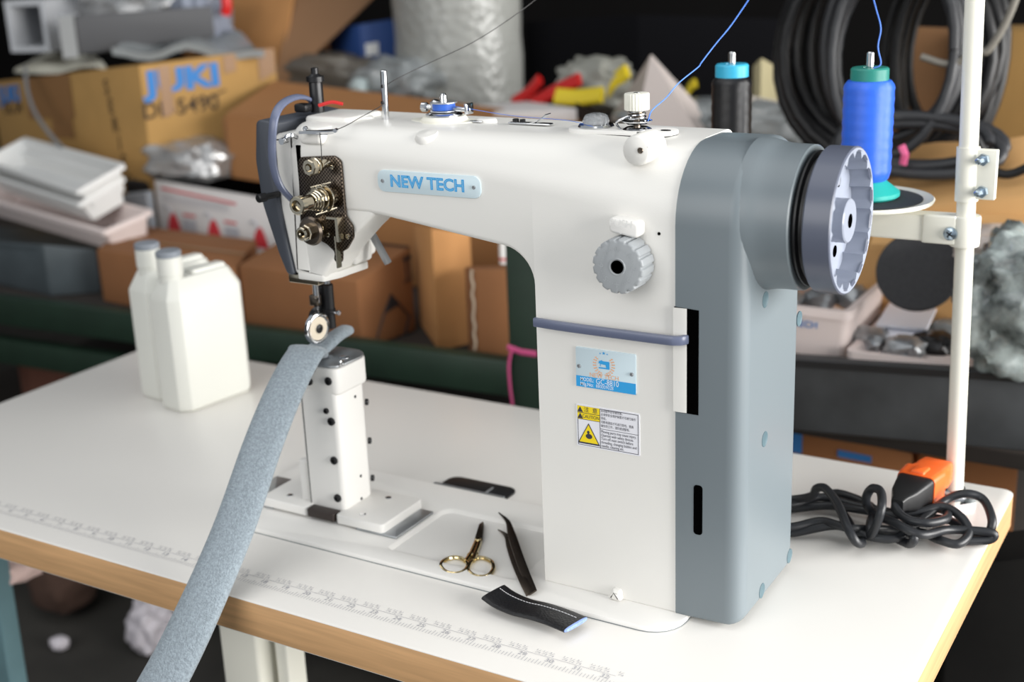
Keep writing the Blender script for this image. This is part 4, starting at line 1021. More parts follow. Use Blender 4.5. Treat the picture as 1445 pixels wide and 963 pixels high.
q = Pz(675, 764); m = M(); m.lathe([(0.0032, -0.001), (0.0032, 0.0022), (0.0024, 0.003), (0, 0.003)], q, n=16); link('pivot', m, gold, sc_)

# ---- tweezers
twm = mat('dark_polished_steel', (112, 102, 94), 0.22, 1.0)
tw = thing('tweezers', 'bent-tip steel tweezers leaning against the machine bed beside the scissors', 'tweezers', PZ(735, 790, BZ - 0.003))
Pz = lambda u, v, z: PZ(u, v, z)
za_ = BZ + 0.0022
m = M(); pts = [Pz(704, 724, za_ + 0.003), Pz(716, 736, za_ + 0.003), Pz(721, 752, za_ + 0.003), Pz(732, 785, za_ + 0.003), Pz(742, 812, za_ + 0.002), Pz(752, 837, za_ + 0.001)]
s1 = spline(pts, 5); kk = len(s1); ws = [0.0012 + 0.0075 * min(1, (i / (kk - 1)) / 0.45) for i in range(kk)]
m.ribbon(s1, (0.9, 0.3, 0.5), ws, 0.0014, 10, 4); link('arm', m, twm, tw)
m = M(); pts = [Pz(703, 748, za_ - 0.002), Pz(714, 756, za_ - 0.002), Pz(719, 768, za_ - 0.002), Pz(727, 792, za_ - 0.001), Pz(738, 818, za_), Pz(748, 838, za_)]
m.ribbon(spline(pts, 5), (0.9, 0.3, 0.5), ws, 0.0014, 10, 4); link('arm', m, twm, tw)

# ---- leather strip sample
m = M(); zL = 0.0085
cen = [(696, 836), (712, 847), (735, 857), (760, 863), (785, 871), (812, 882)]
sl = spline([PZ(u, v, zL + dz) for (u, v), dz in zip(cen, (0.004, 0.001, 0.0, 0.0005, 0.0005, 0.001))], 6)
m.ribbon(sl, (0.25, 1, 0), 0.030, 0.0048, 18, 3.2)
ls = thing('leather_strip', 'short black leather strip with white stitching on the table by the bed', 'leather strip', PZ(755, 865, 0))
link('strip', m, leather, ls, sharp=50)
m = M()
for i in range(1, len(sl) - 2):
    a = sl[i]; b = sl[i + 1]; d = (b - a); sd = Vector((0.25, 1, 0)).normalized(); up = Vector((0, 0, 1))
    o = a + sd * 0.0062 + up * 0.0025; m.tube([o + d * 0.12, o + d * 0.72], 0.00035, 5)
    o = a + sd * 0.0062 + d * 0.5; m.tube([a + sd * 0.0062 + up * 0.0025 + d * 0.0, a + sd * 0.0062 + up * 0.0025 + d * 0.0 + d * 0.02], 0.0003, 4)
link('stitching', m, stitch, ls)
m = M(); e = sl[-1]; d = (sl[-1] - sl[-2]).normalized()
m.ribbon([e - d * 0.003, e + d * 0.0006, e + d * 0.0016], (0.25, 1, 0), [0.0292, 0.0292, 0.026], [0.0042, 0.0042, 0.003], 18, 3); link('cut_end', m, bluefuzz, ls, label='fuzzy pale blue cut end')

# ---- power cable with plug
pc = thing('power_cable', 'black power cable in loose loops with an orange plug by the thread stand', 'power cable', PZ(1260, 735, 0))
CR = 0.0043
def cab(pts): return [PZ(u, v, z) for u, v, z in pts]
p1 = [(1085, 716, .012), (1122, 712, .012), (1160, 702, .014), (1205, 713, .012), (1250, 722, .012), (1296, 730, .006), (1340, 735, .006), (1386, 755, .006), (1400, 738, .02), (1388, 706, .03), (1362, 697, .035), (1335, 706, .028), (1310, 727, .02), (1285, 746, .016), (1262, 760, .012), (1225, 757, .012), (1180, 742, .014), (1120, 752, .006), (1085, 750, .006)]
p2 = [(1085, 722, .006), (1122, 718, .006), (1170, 714, .010), (1215, 720, .016), (1262, 727, .018), (1302, 722, .022), (1330, 715, .026), (1356, 730, .022), (1367, 752, .014), (1352, 768, .010), (1325, 762, .010), (1300, 752, .006), (1255, 748, .006), (1200, 746, .018), (1160, 736, .016), (1120, 744, .012), (1085, 745, .012)]
p3 = [(1085, 706, .014), (1122, 705, .016), (1146, 700, .024), (1152, 690, .034), (1165, 690, .038), (1182, 712, .034), (1196, 745, .026), (1208, 765, .016), (1216, 766, .008), (1205, 750, .006), (1190, 725, .006), (1172, 700, .006), (1190, 698, .012), (1230, 716, .010), (1228, 740, .020), (1230, 755, .016), (1243, 722, .044), (1243, 695, .052), (1230, 690, .05), (1222, 706, .036), (1232, 724, .02), (1262, 738, .026), (1300, 755, .022), (1340, 748, .016), (1398, 752, .014), (1396, 762, .007), (1360, 764, .006)]
p4 = [(1276, 706, .036), (1264, 712, .034), (1268, 724, .030), (1285, 735, .028), (1310, 738, .028), (1334, 733, .026), (1336, 723, .020), (1320, 718, .014), (1290, 722, .012), (1278, 744, .012), (1290, 758, .02), (1284, 768, .008), (1268, 762, .006)]
for k_, pts in enumerate((p1, p2, p3, p4)):
    m = M(); m.tube(spline(cab(pts), 7), CR, 10); link('cord', m, rubber, pc, sharp=80)
# plug
pa_ = PZ(1268, 712, 0.034); pe = PZ(1322, 664, 0.034)
dx = (pe - pa_); Lp = dx.length; ux = dx.normalized(); uy = Vector((-ux.y, ux.x, 0)).normalized(); uz = ux.cross(uy)
fr = lambda m: m.mapto(pa_, ux, uy, uz)
m = M(); loft(m, [[Vector((x, y, z)) for y, z in roundpoly([(-h, -g_), (h, -g_), (h, g_), (-h, g_)], 0.3 * g_, 3)] for x, h, g_ in ((-0.004, .006, .006), (0.004, .0075, .0075), (0.014, .013, .0105), (0.040, .018, .0145), (0.042, .018, .0145))]); link('plug_boot', fr(m), blackp, pc, label='black boot of the plug')
m = M(); loft(m, [[Vector((x, y, z)) for y, z in roundpoly([(-h, -g_), (h, -g_), (h, g_), (-h, g_)], 0.35 * g_, 3)] for x, h, g_ in ((0.0415, .019, .0155), (0.050, .020, .0165), (0.064, .021, .0160), (0.067, .017, .013), (0.075, .0175, .0135), (0.079, .016, .012), (0.086, .017, .0125), (0.100, .0155, .0115), (0.103, .0135, .0095))])
m.rbox((0.052, 0.0, 0.0155), (0.018, 0.014, 0.006), 0.002)
pg = link('plug_body', fr(m), orange, pc, label='orange plug body')

# ================================================================ BEHIND THE TABLE: rack with cartons and boxes
DK = -0.068
class Carton:
    """box seen on a vertical edge: three photo edges (u, v_top, v_bottom or None = down to the deck, Y) left, middle, right"""
    def __init__(s, L, C, R, top=None, back=None):
        def e(q):
            p = PY(q[0], q[1], q[3]); b = DK + 0.001 if q[2] is None else PY(q[0], q[2], q[3])[2]
            return Vector(p), Vector((p[0], p[1], b))
        s.E = [e(L), e(C), e(R)]
        if top is not None:
            for i in range(3): s.E[i][0].z = top
        t = s.E[0][0] + s.E[2][0] - s.E[1][0]; b = s.E[0][1] + s.E[2][1] - s.E[1][1]
        s.E.append((t, b))
    def face(s, k):   # 0 = left face (left edge to middle edge), 1 = right face
        a, b = s.E[k], s.E[k + 1]
        return a[0], b[0], a[1], b[1]
    def at(s, k, x, y, off=0.0012):   # x from left, y from the top
        tl, tr, bl, br = s.face(k)
        p = (tl * (1 - x) + tr * x) * (1 - y) + (bl * (1 - x) + br * x) * y
        n = (tr - tl).cross(tl - bl).normalized()
        if n.dot(CAM - p) < 0: n = -n
        return p + n * off
    def mesh(s):
        m = M(); v = [q for e in s.E for q in e]
        m.add(v, [(0, 1, 3, 2), (2, 3, 5, 4), (4, 5, 7, 6), (6, 7, 1, 0), (0, 2, 4, 6), (1, 7, 5, 3)])
        return bev(m, 0.004)
    def patch(s, m, k, x0, y0, x1, y1, off=0.0012):
        return m.add([s.at(k, x0, y1, off), s.at(k, x1, y1, off), s.at(k, x1, y0, off), s.at(k, x0, y0, off)], [(0, 1, 2, 3)])
    def frame(s, k, x, y):
        tl, tr, bl, br = s.face(k)
        return s.at(k, x, y, 0.0014), (tr - tl).normalized(), (tl - bl).normalized(), (tr - tl).length, (tl - bl).length
    def text(s, m, k, x, y, txt, h, bold=0.0, sx=1.0):
        o, ux, uy, W, H = s.frame(k, x, y); put_text(m, txt, o, ux, uy, h, bold, sx=sx); return m
    def toppatch(s, m, x0, y0, x1, y1, off=0.0012):
        a, b, c = s.E[0][0], s.E[1][0], s.E[2][0]
        f = lambda x, y: b + (a - b) * x + (c - b) * y + Vector((0, 0, off))
        return m.add([f(x0, y0), f(x1, y0), f(x1, y1), f(x0, y1)], [(0, 1, 2, 3)])
def bev(m, w, seg=2):
    bm = bmesh.new(); vs = [bm.verts.new(v) for v in m.v]
    for f in m.f: bm.faces.new([vs[i] for i in f])
    bmesh.ops.recalc_face_normals(bm, faces=bm.faces)
    bmesh.ops.bevel(bm, geom=list(bm.edges), offset=w, segments=seg, affect='EDGES', profile=0.5)
    bm.verts.index_update(); o = M(); o.add([v.co for v in bm.verts], [[v.index for v in f.verts] for f in bm.faces]); bm.free(); return o
tan = mat('tan_cardboard', (170, 132, 76), 0.85, var=0.06, vscale=12); brown = mat('brown_cardboard', (138, 92, 56), 0.85, var=0.07, vscale=12)
lbrown = mat('light_brown_cardboard', (186, 134, 82), 0.85, var=0.07, vscale=10); tape = mat('brown_tape', (142, 104, 66), 0.4)
rackg = mat('dark_green_steel', (24, 44, 32), 0.5, var=0.15, vscale=20); boardm = mat('dark_board', (44, 38, 34), 0.85, var=0.2, vscale=8)
bprint = mat('blue_carton_print', (52, 122, 190), 0.7); kprint = mat('dark_carton_print', (58, 44, 30), 0.8); bwhite = mat('white_polystyrene', (224, 224, 222), 0.55)
pinkw = mat('pinkish_white_plastic', (226, 212, 208), 0.5); dgray = mat('dark_gray_plastic', (66, 74, 78), 0.5, var=0.15, vscale=15)
def film(name, col, rough=0.16, alpha=0.75): return mat(name, col, rough, spec=0.7, alpha=alpha, bump=0.9, bscale=45)
clearbag = film('clear_film', (158, 163, 164)); silverbag = mat('silver_film', (178, 178, 178), 0.25, 0.5, bump=0.8, bscale=40)
seam = mat('seam_shadow_brown', (58, 36, 22), 0.9)
def carton(label, cat, L, C, R, mt, name='carton', top=None, group=None):
    c = Carton(L, C, R, top); t = thing(name, label, cat, (c.E[1][1] + c.E[3][1]) / 2, group)
    c.t = t; c.b = link('box', c.mesh(), mt, t); return c

# rack
rk = thing('storage_rack', 'dark green steel rack with a wide shelf behind the table', 'rack', (-0.9, 0.7, -T))
m = M(); a = PY(-260, 388, 0.235); b = PY(757, 516, 0.215); d = (b - a)
def beam(m, a, b, h, dpt):
    n = Vector((-(b - a).y, (b - a).x, 0)).normalized() * dpt; z = Vector((0, 0, -h))
    return m.add([a, b, b + n, a + n, a + z, b + z, b + n + z, a + n + z], [(0, 1, 2, 3), (4, 7, 6, 5), (0, 4, 5, 1), (1, 5, 6, 2), (2, 6, 7, 3), (3, 7, 4, 0)])
link('beam', bev(beam(m, a, b, 0.055, 0.03), 0.003), rackg, rk)
link('beam', bev(beam(M(), a + Vector((0, 0, -0.085)), b + Vector((0, 0, -0.085)), 0.05, 0.03), 0.003), rackg, rk)
link('shelf', M().rbox((-1.15, 0.83, DK - 0.011), (2.95, 1.12, 0.022), 0.003), boardm, rk)
link('shelf', M().rbox((-1.15, 0.83, DK - 0.42), (2.95, 1.12, 0.022), 0.003), boardm, rk)
gx0, gx1 = PY(716, 450, 0.215)[0], PY(760, 450, 0.215)[0]; ztp = PY(735, 250, 0.215)[2]
link('post', M().rbox(((gx0 + gx1) / 2, 0.235, (ztp - T) / 2), (gx1 - gx0, 0.04, ztp + T), 0.003), rackg, rk)
for x, y in ((-2.55, 0.28), (-2.55, 1.36), (0.27, 0.30), (0.27, 1.36), (-1.15, 1.36)):
    link('post', M().rbox((x, y, (-0.05 - T) / 2), (0.04, 0.04, T - 0.05), 0.003), rackg, rk)
m = M(); pz = [PY(u, v, 0.208) for u, v in ((716, 490), (735, 497), (757, 500))]; m.ribbon(pz, (0, 0, 1), 0.009, 0.0016, 8); m.ribbon(spline([PY(u, v, 0.207) for u, v in ((722, 493), (718, 515), (719, 540), (723, 572))], 5), (1, 0, 0), 0.0045, 0.0012, 8)
link('ribbon', m, mat('pink_ribbon', (196, 78, 128), 0.5), label='pink plastic ribbon tied round the green rack post', cat='ribbon')

# left group: cartons under and behind
A = carton('brown carton behind the two milky jugs', 'carton', (136, 352, None, .315), (332, 380, None, .275), (362, 338, None, .46), brown)
m = M(); A.toppatch(m, 0.0, 0.42, 1.0, 0.5); link('tape', m, tape, A.b, sharp=0)
B = carton('brown carton with a hexagon printed on its side, behind the needle head', 'carton', (336, 374, None, .285), (504, 398, None, .272), (580, 348, None, .40), brown)
m = M(); B.toppatch(m, 0.0, 0.93, 1.0, 0.99); link('flap_seam_shadow', m, seam, B.b, sharp=0)  # dark strip: seam with the top flap's shadow put into its colour
def facept(y, u, v):
    a, b, c_ = B.E[1][0], B.E[2][0], B.E[1][1]
    n = (b - a).cross(c_ - a).normalized(); r = ray(u, v); t = (a - CAM).dot(n) / r.dot(n); p = CAM + r * t
    return p - n * (0.0015 if n.dot(r) > 0 else -0.0015)
hexa = [(551, 416), (577, 446), (566, 490), (545, 494), (530, 482), (540, 446)]
hp_ = [facept(0, u, v) for u, v in hexa]
m = M(); m.tube(hp_, 0.0017, 4, True); m.add([facept(0, *q) for q in ((551, 413), (562, 430), (541, 444))], [(0, 1, 2)])
q0 = [(571, 362), (580, 398)]; 
for u0, v0, u1, v1 in ((569, 398, 581, 394), (571, 366, 574, 396), (577, 364, 580, 394)): m.tube([facept(0, u0, v0), facept(0, u1, v1)], 0.0011, 4)
for u, v in ((571, 362), (577, 359)): m.add([facept(0, u - 4, v + 7), facept(0, u + 4, v + 6), facept(0, u, v - 3)], [(0, 1, 2)])
link('carton_print', m, ink, B.b, sharp=0, fixn=False)
C_ = carton('tall light brown carton with soft corners behind the hexagon carton', 'carton', (583, 318, None, .43), (608, 322, None, .315), (664, 330, None, .38), lbrown)
D = carton('brown carton standing right beside the green rack post', 'carton', (655, 376, None, .34), (668, 381, None, .285), (790, 378, None, .33), brown)
m = M(); m.tube(spline([D.at(0, 1.0, y) + Vector((random.uniform(-.003, .003), -0.001, 0)) for y in [i / 12 for i in range(11)]], 3), 0.0022, 6); link('torn_edge', m, mat('torn_paper', (196, 178, 156), 0.9), D.b, label='pale torn paper edge')
m = M(); p = PY(711, 372, 0.36); q = PY(711, 330, 0.36); m.lathe([(0.007, 0), (0.007, 0.02), (0.0055, 0.045), (0.003, (q - p).length)], p, (0, 0, 1), 16)
gl = thing('glue_tube', 'white tube with a red band standing on the carton by the post', 'tube', p); link('tube', m, bwhite, gl); m = M(); m.lathe([(0.0072, 0.006), (0.0072, 0.010)], p, (0, 0, 1), 16, close=False); link('band', m, red, gl)
# dark gray crate at the far left
G = carton('dark slate gray plastic crate at the left end of the shelf', 'crate', (-160, 330, None, .36), (60, 345, None, .30), (136, 352, None, .36), dgray, name='plastic_crate')
m = M(); G.patch(m, 0, 0.05, 0.06, 0.96, 0.11, 0.003); link('rim', m, dgray, G.b, sharp=0)
m = M(); m.blob(PY(55, 425, 0.325) + Vector((0, 0.0, 0)), (0.13, 0.03, 0.035), 0.35, 3, 5, 3); link('plastic_bag', m, clearbag, label='crumpled clear plastic bag in front of the dark slate crate', cat='bag', sharp=60)

# open trays
def tray(name, label, front, left, right, Y, h, mt, wl, th=0.005, tap=0.014, group=None, la=None):
    """open tray set out from its front rim corner: long side wl towards photo point left, short side towards photo point right"""
    P = PY(front[0], front[1], Y); Bv = (PZ(left[0], left[1], P[2]) - P).normalized()
    r = ray(*right); t = (P - CAM).dot(Bv) / r.dot(Bv); Av = CAM + r * t - P
    l = Av.length if la is None else la; Av.normalize(); up = Av.cross(Bv).normalized()
    if up.z < 0: up = -up
    t = thing(name, label, 'tray', P, group)
    def ring(ins, z): return [P + Bv * x + Av * y + up * z for x, y in roundpoly([(ins, ins), (wl - ins, ins), (wl - ins, l - ins), (ins, l - ins)], 0.008, 3)]
    m = M(); loft(m, [ring(tap, -h), ring(0.005, -0.010), ring(-0.004, -0.009), ring(-0.004, 0), ring(th, 0), ring(tap + th, -h + th)])
    link('shell', m, mt, t, sharp=50); return P, Av, Bv, up
t1_ = tray('plastic_tray', 'upper white plastic tray of the stack left of the printed carton', (108, 269), (-60, 214), (173, 232), 0.36, 0.052, bwhite, 0.55)
tray('plastic_tray', 'lower white plastic tray nested under another, resting on the pinkish tray', (110, 287), (-60, 233), (173, 250), 0.365, 0.05, bwhite, 0.55)
tray('plastic_tray', 'pinkish white plastic tray lowest at the left, beside the printed carton', (146, 326), (-60, 268), (212, 297), 0.34, 0.05, pinkw, 0.6)
# box under the trays
U = carton('shaded gray box under the pinkish tray', 'box', (-160, 345, None, .46), (140, 366, None, .44), (214, 330, None, .60), dgray, name='storage_box')
V = carton('pale gray box standing between the pinkish tray and the printed carton', 'box', (172, 276, None, .585), (206, 272, None, .56), (216, 268, None, .585), mat('pale_gray_card', (150, 154, 160), 0.7), name='storage_box')
# printed white carton
W = carton('white carton printed with three red kettles, right of the pinkish tray', 'carton', (217, 254, None, .585), (396, 284, None, .55), (420, 266, None, .63), mat('white_carton', (214, 210, 208), 0.7, var=0.04, vscale=10))
fH = W.frame(0, .5, .5)
redp = mat('red_carton_print', (206, 52, 62), 0.7); greyp = mat('gray_carton_print', (176, 176, 182), 0.8)
zb0 = PY(217, 334, .585)[2]; fr_ = (W.E[0][0].z - zb0) / (W.E[0][0].z - W.E[0][1].z)
m = M()
for x in (0.13, 0.46, 0.82):
    prof = [(-.052, .88), (.060, .88), (.054, .76), (.040, .64), (.018, .52), (-.010, .52), (-.034, .64), (-.048, .76)]
    m.add([W.at(0, x + a_, y_ * fr_) for a_, y_ in prof], [tuple(range(8))])
m.add([W.at(0, .06, .10 * fr_), W.at(0, .66, .16 * fr_), W.at(0, .66, .20 * fr_), W.at(0, .06, .14 * fr_)], [(0, 1, 2, 3)])
for x in (0.22, 0.55): W.patch(m, 0, x, .50 * fr_, x + .1, .54 * fr_)
link('red_print', m, redp, W.b, sharp=0)
m = M()
for x in (0.21, 0.55): W.patch(m, 0, x, .60 * fr_, x + .11, .80 * fr_)
for i in range(3): W.patch(m, 0, .06, (.22 + .05 * i) * fr_, .6, (.24 + .05 * i) * fr_)
for x in (0.10, 0.43, 0.79): m.tube([W.at(0, x + q, y_ * fr_) for q, y_ in ((-.035, .46), (-.01, .42), (.015, .47), (.018, .56))], 0.0022, 5)
link('gray_print', m, greyp, W.b, sharp=0)
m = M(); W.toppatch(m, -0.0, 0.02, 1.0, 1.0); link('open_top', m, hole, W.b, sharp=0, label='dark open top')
p = PY(276, 226, .66); m = M(); m.blob(p, (0.21, 0.16, 0.085), 0.3, 2.6, 8, 4); link('film_bag', m, silverbag, label='crumpled silver film bag lying on the printed white carton', cat='bag', sharp=60)
m = M(); m.rbox(PY(285, 262, .66) + Vector((0, 0.02, -0.004)), (0.34, 0.15, 0.03), 0.006); link('foam_slab', m, blackp, label='black foam slab under the silver film bag', cat='foam')

# big tan carton with blue lettering
J = carton('large tan carton with blue lettering and brown tape patches at upper left', 'carton', (-14, 116, None, .80), (196, 92, None, .60), (388, 68, 148, .86), tan)
m = M()
J.text(m, 0, 0.14, 0.10, 'JUKI', 0.05, 0.05, 1.25); link('blue_lettering', m, bprint, J.b, sharp=0, fixn=False)
m = M(); J.text(m, 1, 0.30, 0.125, 'JUKI', 0.062, 0.05, 1.35); link('blue_lettering', m, bprint, J.b, sharp=0, fixn=False)
m = M(); J.text(m, 1, 0.26, 0.285, 'DL-5490', 0.046, 0.016); J.patch(m, 1, 0.45, 0.30, 0.60, 0.315); link('black_lettering', m, kprint, J.b, sharp=0, fixn=False)
m = M(); J.text(m, 0, 0.15, 0.19, 'DL-54', 0.042, 0.014); link('black_lettering', m, kprint, J.b, sharp=0, fixn=False)
m = M()
for i, ch in enumerate('SERIES'): J.text(m, 0, 0.80 + 0.012 * i, 0.10 + 0.10 * i, ch, 0.045, 0.012)
link('black_lettering', m, kprint, J.b, sharp=0, fixn=False)
for q in ((0, 0.26, 0.0, 0.58, 0.26), (0, 0.42, 0.262, 0.56, 0.38), (1, 0.125, 0.02, 0.21, 0.30), (1, 0.60, 0.01, 0.69, 0.17), (1, 0.86, 0.0, 0.985, 0.40)):
    m = M(); J.patch(m, *q, 0.0022); link('tape', m, tape, J.b, sharp=0)
m = M(); m.tube(spline([PY(36, 96, .70), PY(38, 125, .66), PY(50, 160, .62), PY(75, 195, .58), PY(95, 215, .56)], 6), 0.005, 8); link('hose', m, mat('gray_hose', (118, 118, 118), 0.5), label='gray hose hanging down the tan carton over its left tape', cat='hose', sharp=60)
# things on top of it
pt = J.E[1][0]
gw = []
for u, v, y in ((40, 96, .74), (100, 74, .76), (155, 90, .72), (120, 99, .66)): pass
def sheet_px(pts, th=0.002, bump_=0.01, n=8, seed=0, back=Vector((0, 0, -1))):
    """a soft sheet through four photo corners, each (u, v, Y): bottom-left, bottom-right, top-right, top-left"""
    a, b, c, d = [PY(*q) for q in pts]; gr = []
    for i in range(n + 1):
        row = []
        for j in range(n + 1):
            s1, t1 = j / n, i / n; q = (a * (1 - s1) + b * s1) * (1 - t1) + (d * (1 - s1) + c * s1) * t1
            row.append(q + back * (-bump_) * noise.noise(Vector((s1 * 3 + seed, t1 * 3, seed * 2.7))))
        gr.append(row)
    m = M(); return m.sheet(gr, th, back)
m = sheet_px(((20, 100, .74), (150, 94, .65), (135, 78, .84), (60, 80, .90)), 0.006, 0.014, seed=2); link('paper_wrap', m, mat('cream_paper', (206, 202, 186), 0.8), label='cream wrapping paper spread on top of the tan carton', cat='paper', sharp=60)
def bin_(label, P, ux, w, l, h, mt, th=0.006, cat='bin', name='plastic_bin'):
    """open-fronted channel: P lower front left corner"""
    ux = Vector(ux).normalized(); uy = Vector((-ux.y, ux.x, 0)); t = thing(name, label, cat, P)
    m = M()
    def slab(x0, x1, z0, z1, y0=0, y1=l): m.add([P + ux * x + uy * y + Vector((0, 0, z)) for x in (x0, x1) for y in (y0, y1) for z in (z0, z1)], [(0, 1, 3, 2), (4, 6, 7, 5), (0, 4, 5, 1), (2, 3, 7, 6), (0, 2, 6, 4), (1, 5, 7, 3)])
    slab(0, w, 0, th); slab(0, th, th, h); slab(w - th, w, th, h); slab(th, w - th, h - th, h); slab(th, w - th, th, h - th, l - th, l); link('shell', m, mt, t, sharp=0); return t
ltgray = mat('light_gray_plastic', (176, 178, 182), 0.45); dkgray = mat('charcoal_plastic', (84, 84, 86), 0.5)
P = PY(16, 74, .72); bin_('light gray square channel box on the left end of the tan carton', P, (1, 0.25, 0), 0.105, 0.35, 0.115, ltgray, 0.012)
m = M(); m.rbox(P + Vector((0.09, 0.10, 0.045)), (0.03, 0.05, 0.07), 0.006); link('plastic_block', m, ltgray, label='small pale gray block beside the square channel box', cat='block')
K = carton('charcoal gray bin with a white end strip on top of the tan carton', 'bin', (84, 24, 80, .72), (104, 22, 78, .70), (300, 8, 52, .84), dkgray, name='plastic_bin')
m = M(); K.patch(m, 0, -0.05, -0.02, 1.06, 1.05, 0.003); K.patch(m, 0, 0, 0, 1, 1, 0.001); link('end_strip', m, bwhite, K.b, sharp=0)
m = sheet_px(((158, 72, .70), (372, 66, .80), (300, 36, 1.0), (205, 44, .85)), 0.016, 0.026, 12, 4); link('clear_bag', m, clearbag, label='flat clear plastic bag draped over the tan carton top', cat='bag', sharp=70)
m = M(); m.blob(PY(200, 12, .92), (0.34, 0.2, 0.10), 0.3, 2.4, 12, 4); link('film_bag', m, silverbag, label='gray film bag heaped above the charcoal bin', cat='bag', sharp=60)
m = M(); m.blob(PY(285, 28, .90), (0.12, 0.12, 0.14), 0.25, 2.6, 15, 4); link('film_bag', m, mat('blue_gray_film', (132, 138, 152), 0.3, bump=0.6, bscale=40), label='blue gray film bundle at the right end of the charcoal bin', cat='bag', sharp=60)
m = M(); m.tube(spline([PY(316, -12, .88), PY(320, 6, .88), PY(318, 20, .88)], 5), 0.012, 10); link('hand_grip', m, red, label='red grip hanging at the top beside the blue gray bundle', cat='grip', sharp=60)

# long flat carton behind the machine head and arm
Ecart = carton('long flat brown carton running behind the machine arm', 'carton', (313, 166, None, .70), (318, 163, None, .66), (900, 208, None, .60), mat('mid_brown_cardboard', (158, 110, 66), 0.85, var=0.06, vscale=10))
m = M(); 
c0, c1_ = Ecart.E[1][0], Ecart.E[2][0]
gr = [[PY(318, 161, .665), PY(600, 194, .64), PY(900, 206, .595)], [PY(386, 114, .84), PY(600, 139, .84), PY(820, 168, .84)]]
m.sheet(gr, 0.006); link('flap', m, MATS['mid_brown_cardboard'], Ecart.b, sharp=0)
# open carton farther back
O = carton('big brown carton with raised flaps at the back of the rack, top centre left', 'carton', (250, 20, None, 1.16), (392, 30, None, 1.10), (470, 14, None, 1.3), brown)
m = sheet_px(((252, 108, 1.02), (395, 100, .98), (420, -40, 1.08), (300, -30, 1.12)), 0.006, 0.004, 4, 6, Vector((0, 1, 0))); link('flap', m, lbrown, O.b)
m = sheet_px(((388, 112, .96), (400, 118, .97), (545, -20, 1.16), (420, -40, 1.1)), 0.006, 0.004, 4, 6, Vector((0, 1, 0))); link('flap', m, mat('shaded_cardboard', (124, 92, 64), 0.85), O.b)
# blue boxes, bags, brown sheet
N = carton('dark blue box far back behind the long flat carton', 'box', (462, 42, None, 1.14), (508, 34, None, 1.10), (560, 26, None, 1.16), mat('navy_card', (34, 66, 124), 0.6), name='storage_box')
m = M(); N.patch(m, 1, 0.1, 0.10, 0.45, 0.16); link('label_strip', m, bwhite, N.b, sharp=0)
m = M(); m.blob(PY(455, 112, 1.04) , (0.34, 0.12, 0.12), 0.3, 2.5, 21, 4); link('film_bag', m, mat('smoky_film', (104, 98, 90), 0.25, alpha=0.9, bump=0.7, bscale=40), label='smoky plastic bag lying behind the black pressure screw', cat='bag', sharp=60)
m = M(); m.blob(PY(566, 112, 1.02), (0.20, 0.12, 0.09), 0.35, 2.8, 25, 4); link('clear_bag', m, clearbag, label='clear plastic bag crumpled behind the thread pin', cat='bag', sharp=60)
m = M(); m.blob(PY(515, 120, .985), (0.06, 0.05, 0.035), 0.35, 2.8, 27, 3); link('film_scrap', m, mat('pale_film', (198, 212, 212), 0.25, bump=0.6, bscale=60), label='pale scrap of film just left of the thread pin', cat='film', sharp=60)
R1 = carton('rust brown box in front of the bubble wrap roll', 'box', (560, 112, None, 1.03), (598, 104, None, 1.02), (642, 104, None, 1.06), mat('rust_card', (150, 84, 46), 0.8, var=0.1, vscale=14), name='storage_box')
# bubble wrap roll
bw_ = mat('bubble_wrap', (150, 151, 147), 0.3, spec=0.6); nt = bw_.node_tree; tcn = nt.nodes.new('ShaderNodeTexCoord'); vo = nt.nodes.new('ShaderNodeTexVoronoi'); vo.inputs['Scale'].default_value = 48; bp = nt.nodes.new('ShaderNodeBump'); bp.inputs['Strength'].default_value = 0.55; bp.inputs['Distance'].default_value = 0.006; bp.invert = True
nt.links.new(tcn.outputs['Object'], vo.inputs['Vector']); nt.links.new(vo.outputs['Distance'], bp.inputs['Height']); nt.links.new(bp.outputs[0], nt.nodes['Principled BSDF'].inputs['Normal'])
p = PY(645, 20, 1.16); rB = (PY(728, 60, 1.16) - PY(566, 60, 1.16)).length / 2 * 0.93
m = M(); pr = [(rB * 0.15, DK + 0.001 - p[2]), (rB * 0.9, DK + 0.003 - p[2])]
for i in range(12): pr.append((rB * (1.0 + 0.012 * math.sin(i * 2.1)), DK - p[2] + 0.03 + (0.47 - DK) * i / 11))
pr += [(rB * 0.9, 0.47 - p[2] + 0.06), (rB * 0.3, 0.47 - p[2] + 0.05), (0.02, 0.47 - p[2] + 0.02)]
m.lathe(pr, (p[0], 1.16, p[2]), n=36); link('bubble_wrap_roll', m, bw_, label='roll of bubble wrap standing upright behind the machine arm', cat='bubble wrap', sharp=60)
# middle clutter above the arm
m = M(); 
def strap(name, pts, Y, r, mt, label, cat):
    m = M(); m.ribbon(spline([PY(u, v, Y) for u, v in pts], 5), (0.2, 0.5, 1), r * 2.4, r * 1.2, 12, 3); link(name, m, mt, label=label, cat=cat, sharp=60)
yelp = mat('yellow_plastic', (226, 200, 40), 0.5)
strap('plastic_strap', [(725, 146), (745, 132), (762, 112)], .95, 0.012, red, 'short red plastic piece nearest the bubble wrap roll', 'plastic piece')
strap('plastic_strap', [(750, 148), (785, 128), (818, 112)], .93, 0.012, red, 'long red plastic piece slanting beside the short one', 'plastic piece')
strap('plastic_strap', [(785, 136), (815, 138), (850, 134)], .90, 0.014, yelp, 'flat yellow plastic piece in front of the long red one', 'plastic piece')
strap('plastic_strap', [(856, 132), (868, 115), (885, 100)], .99, 0.014, yelp, 'upright yellow plastic piece left of the white folded flap', 'plastic piece')
strap('plastic_strap', [(965, 138), (975, 122), (982, 117)], .95, 0.008, yelp, 'small yellow plastic piece right of the white folded flap', 'plastic piece')
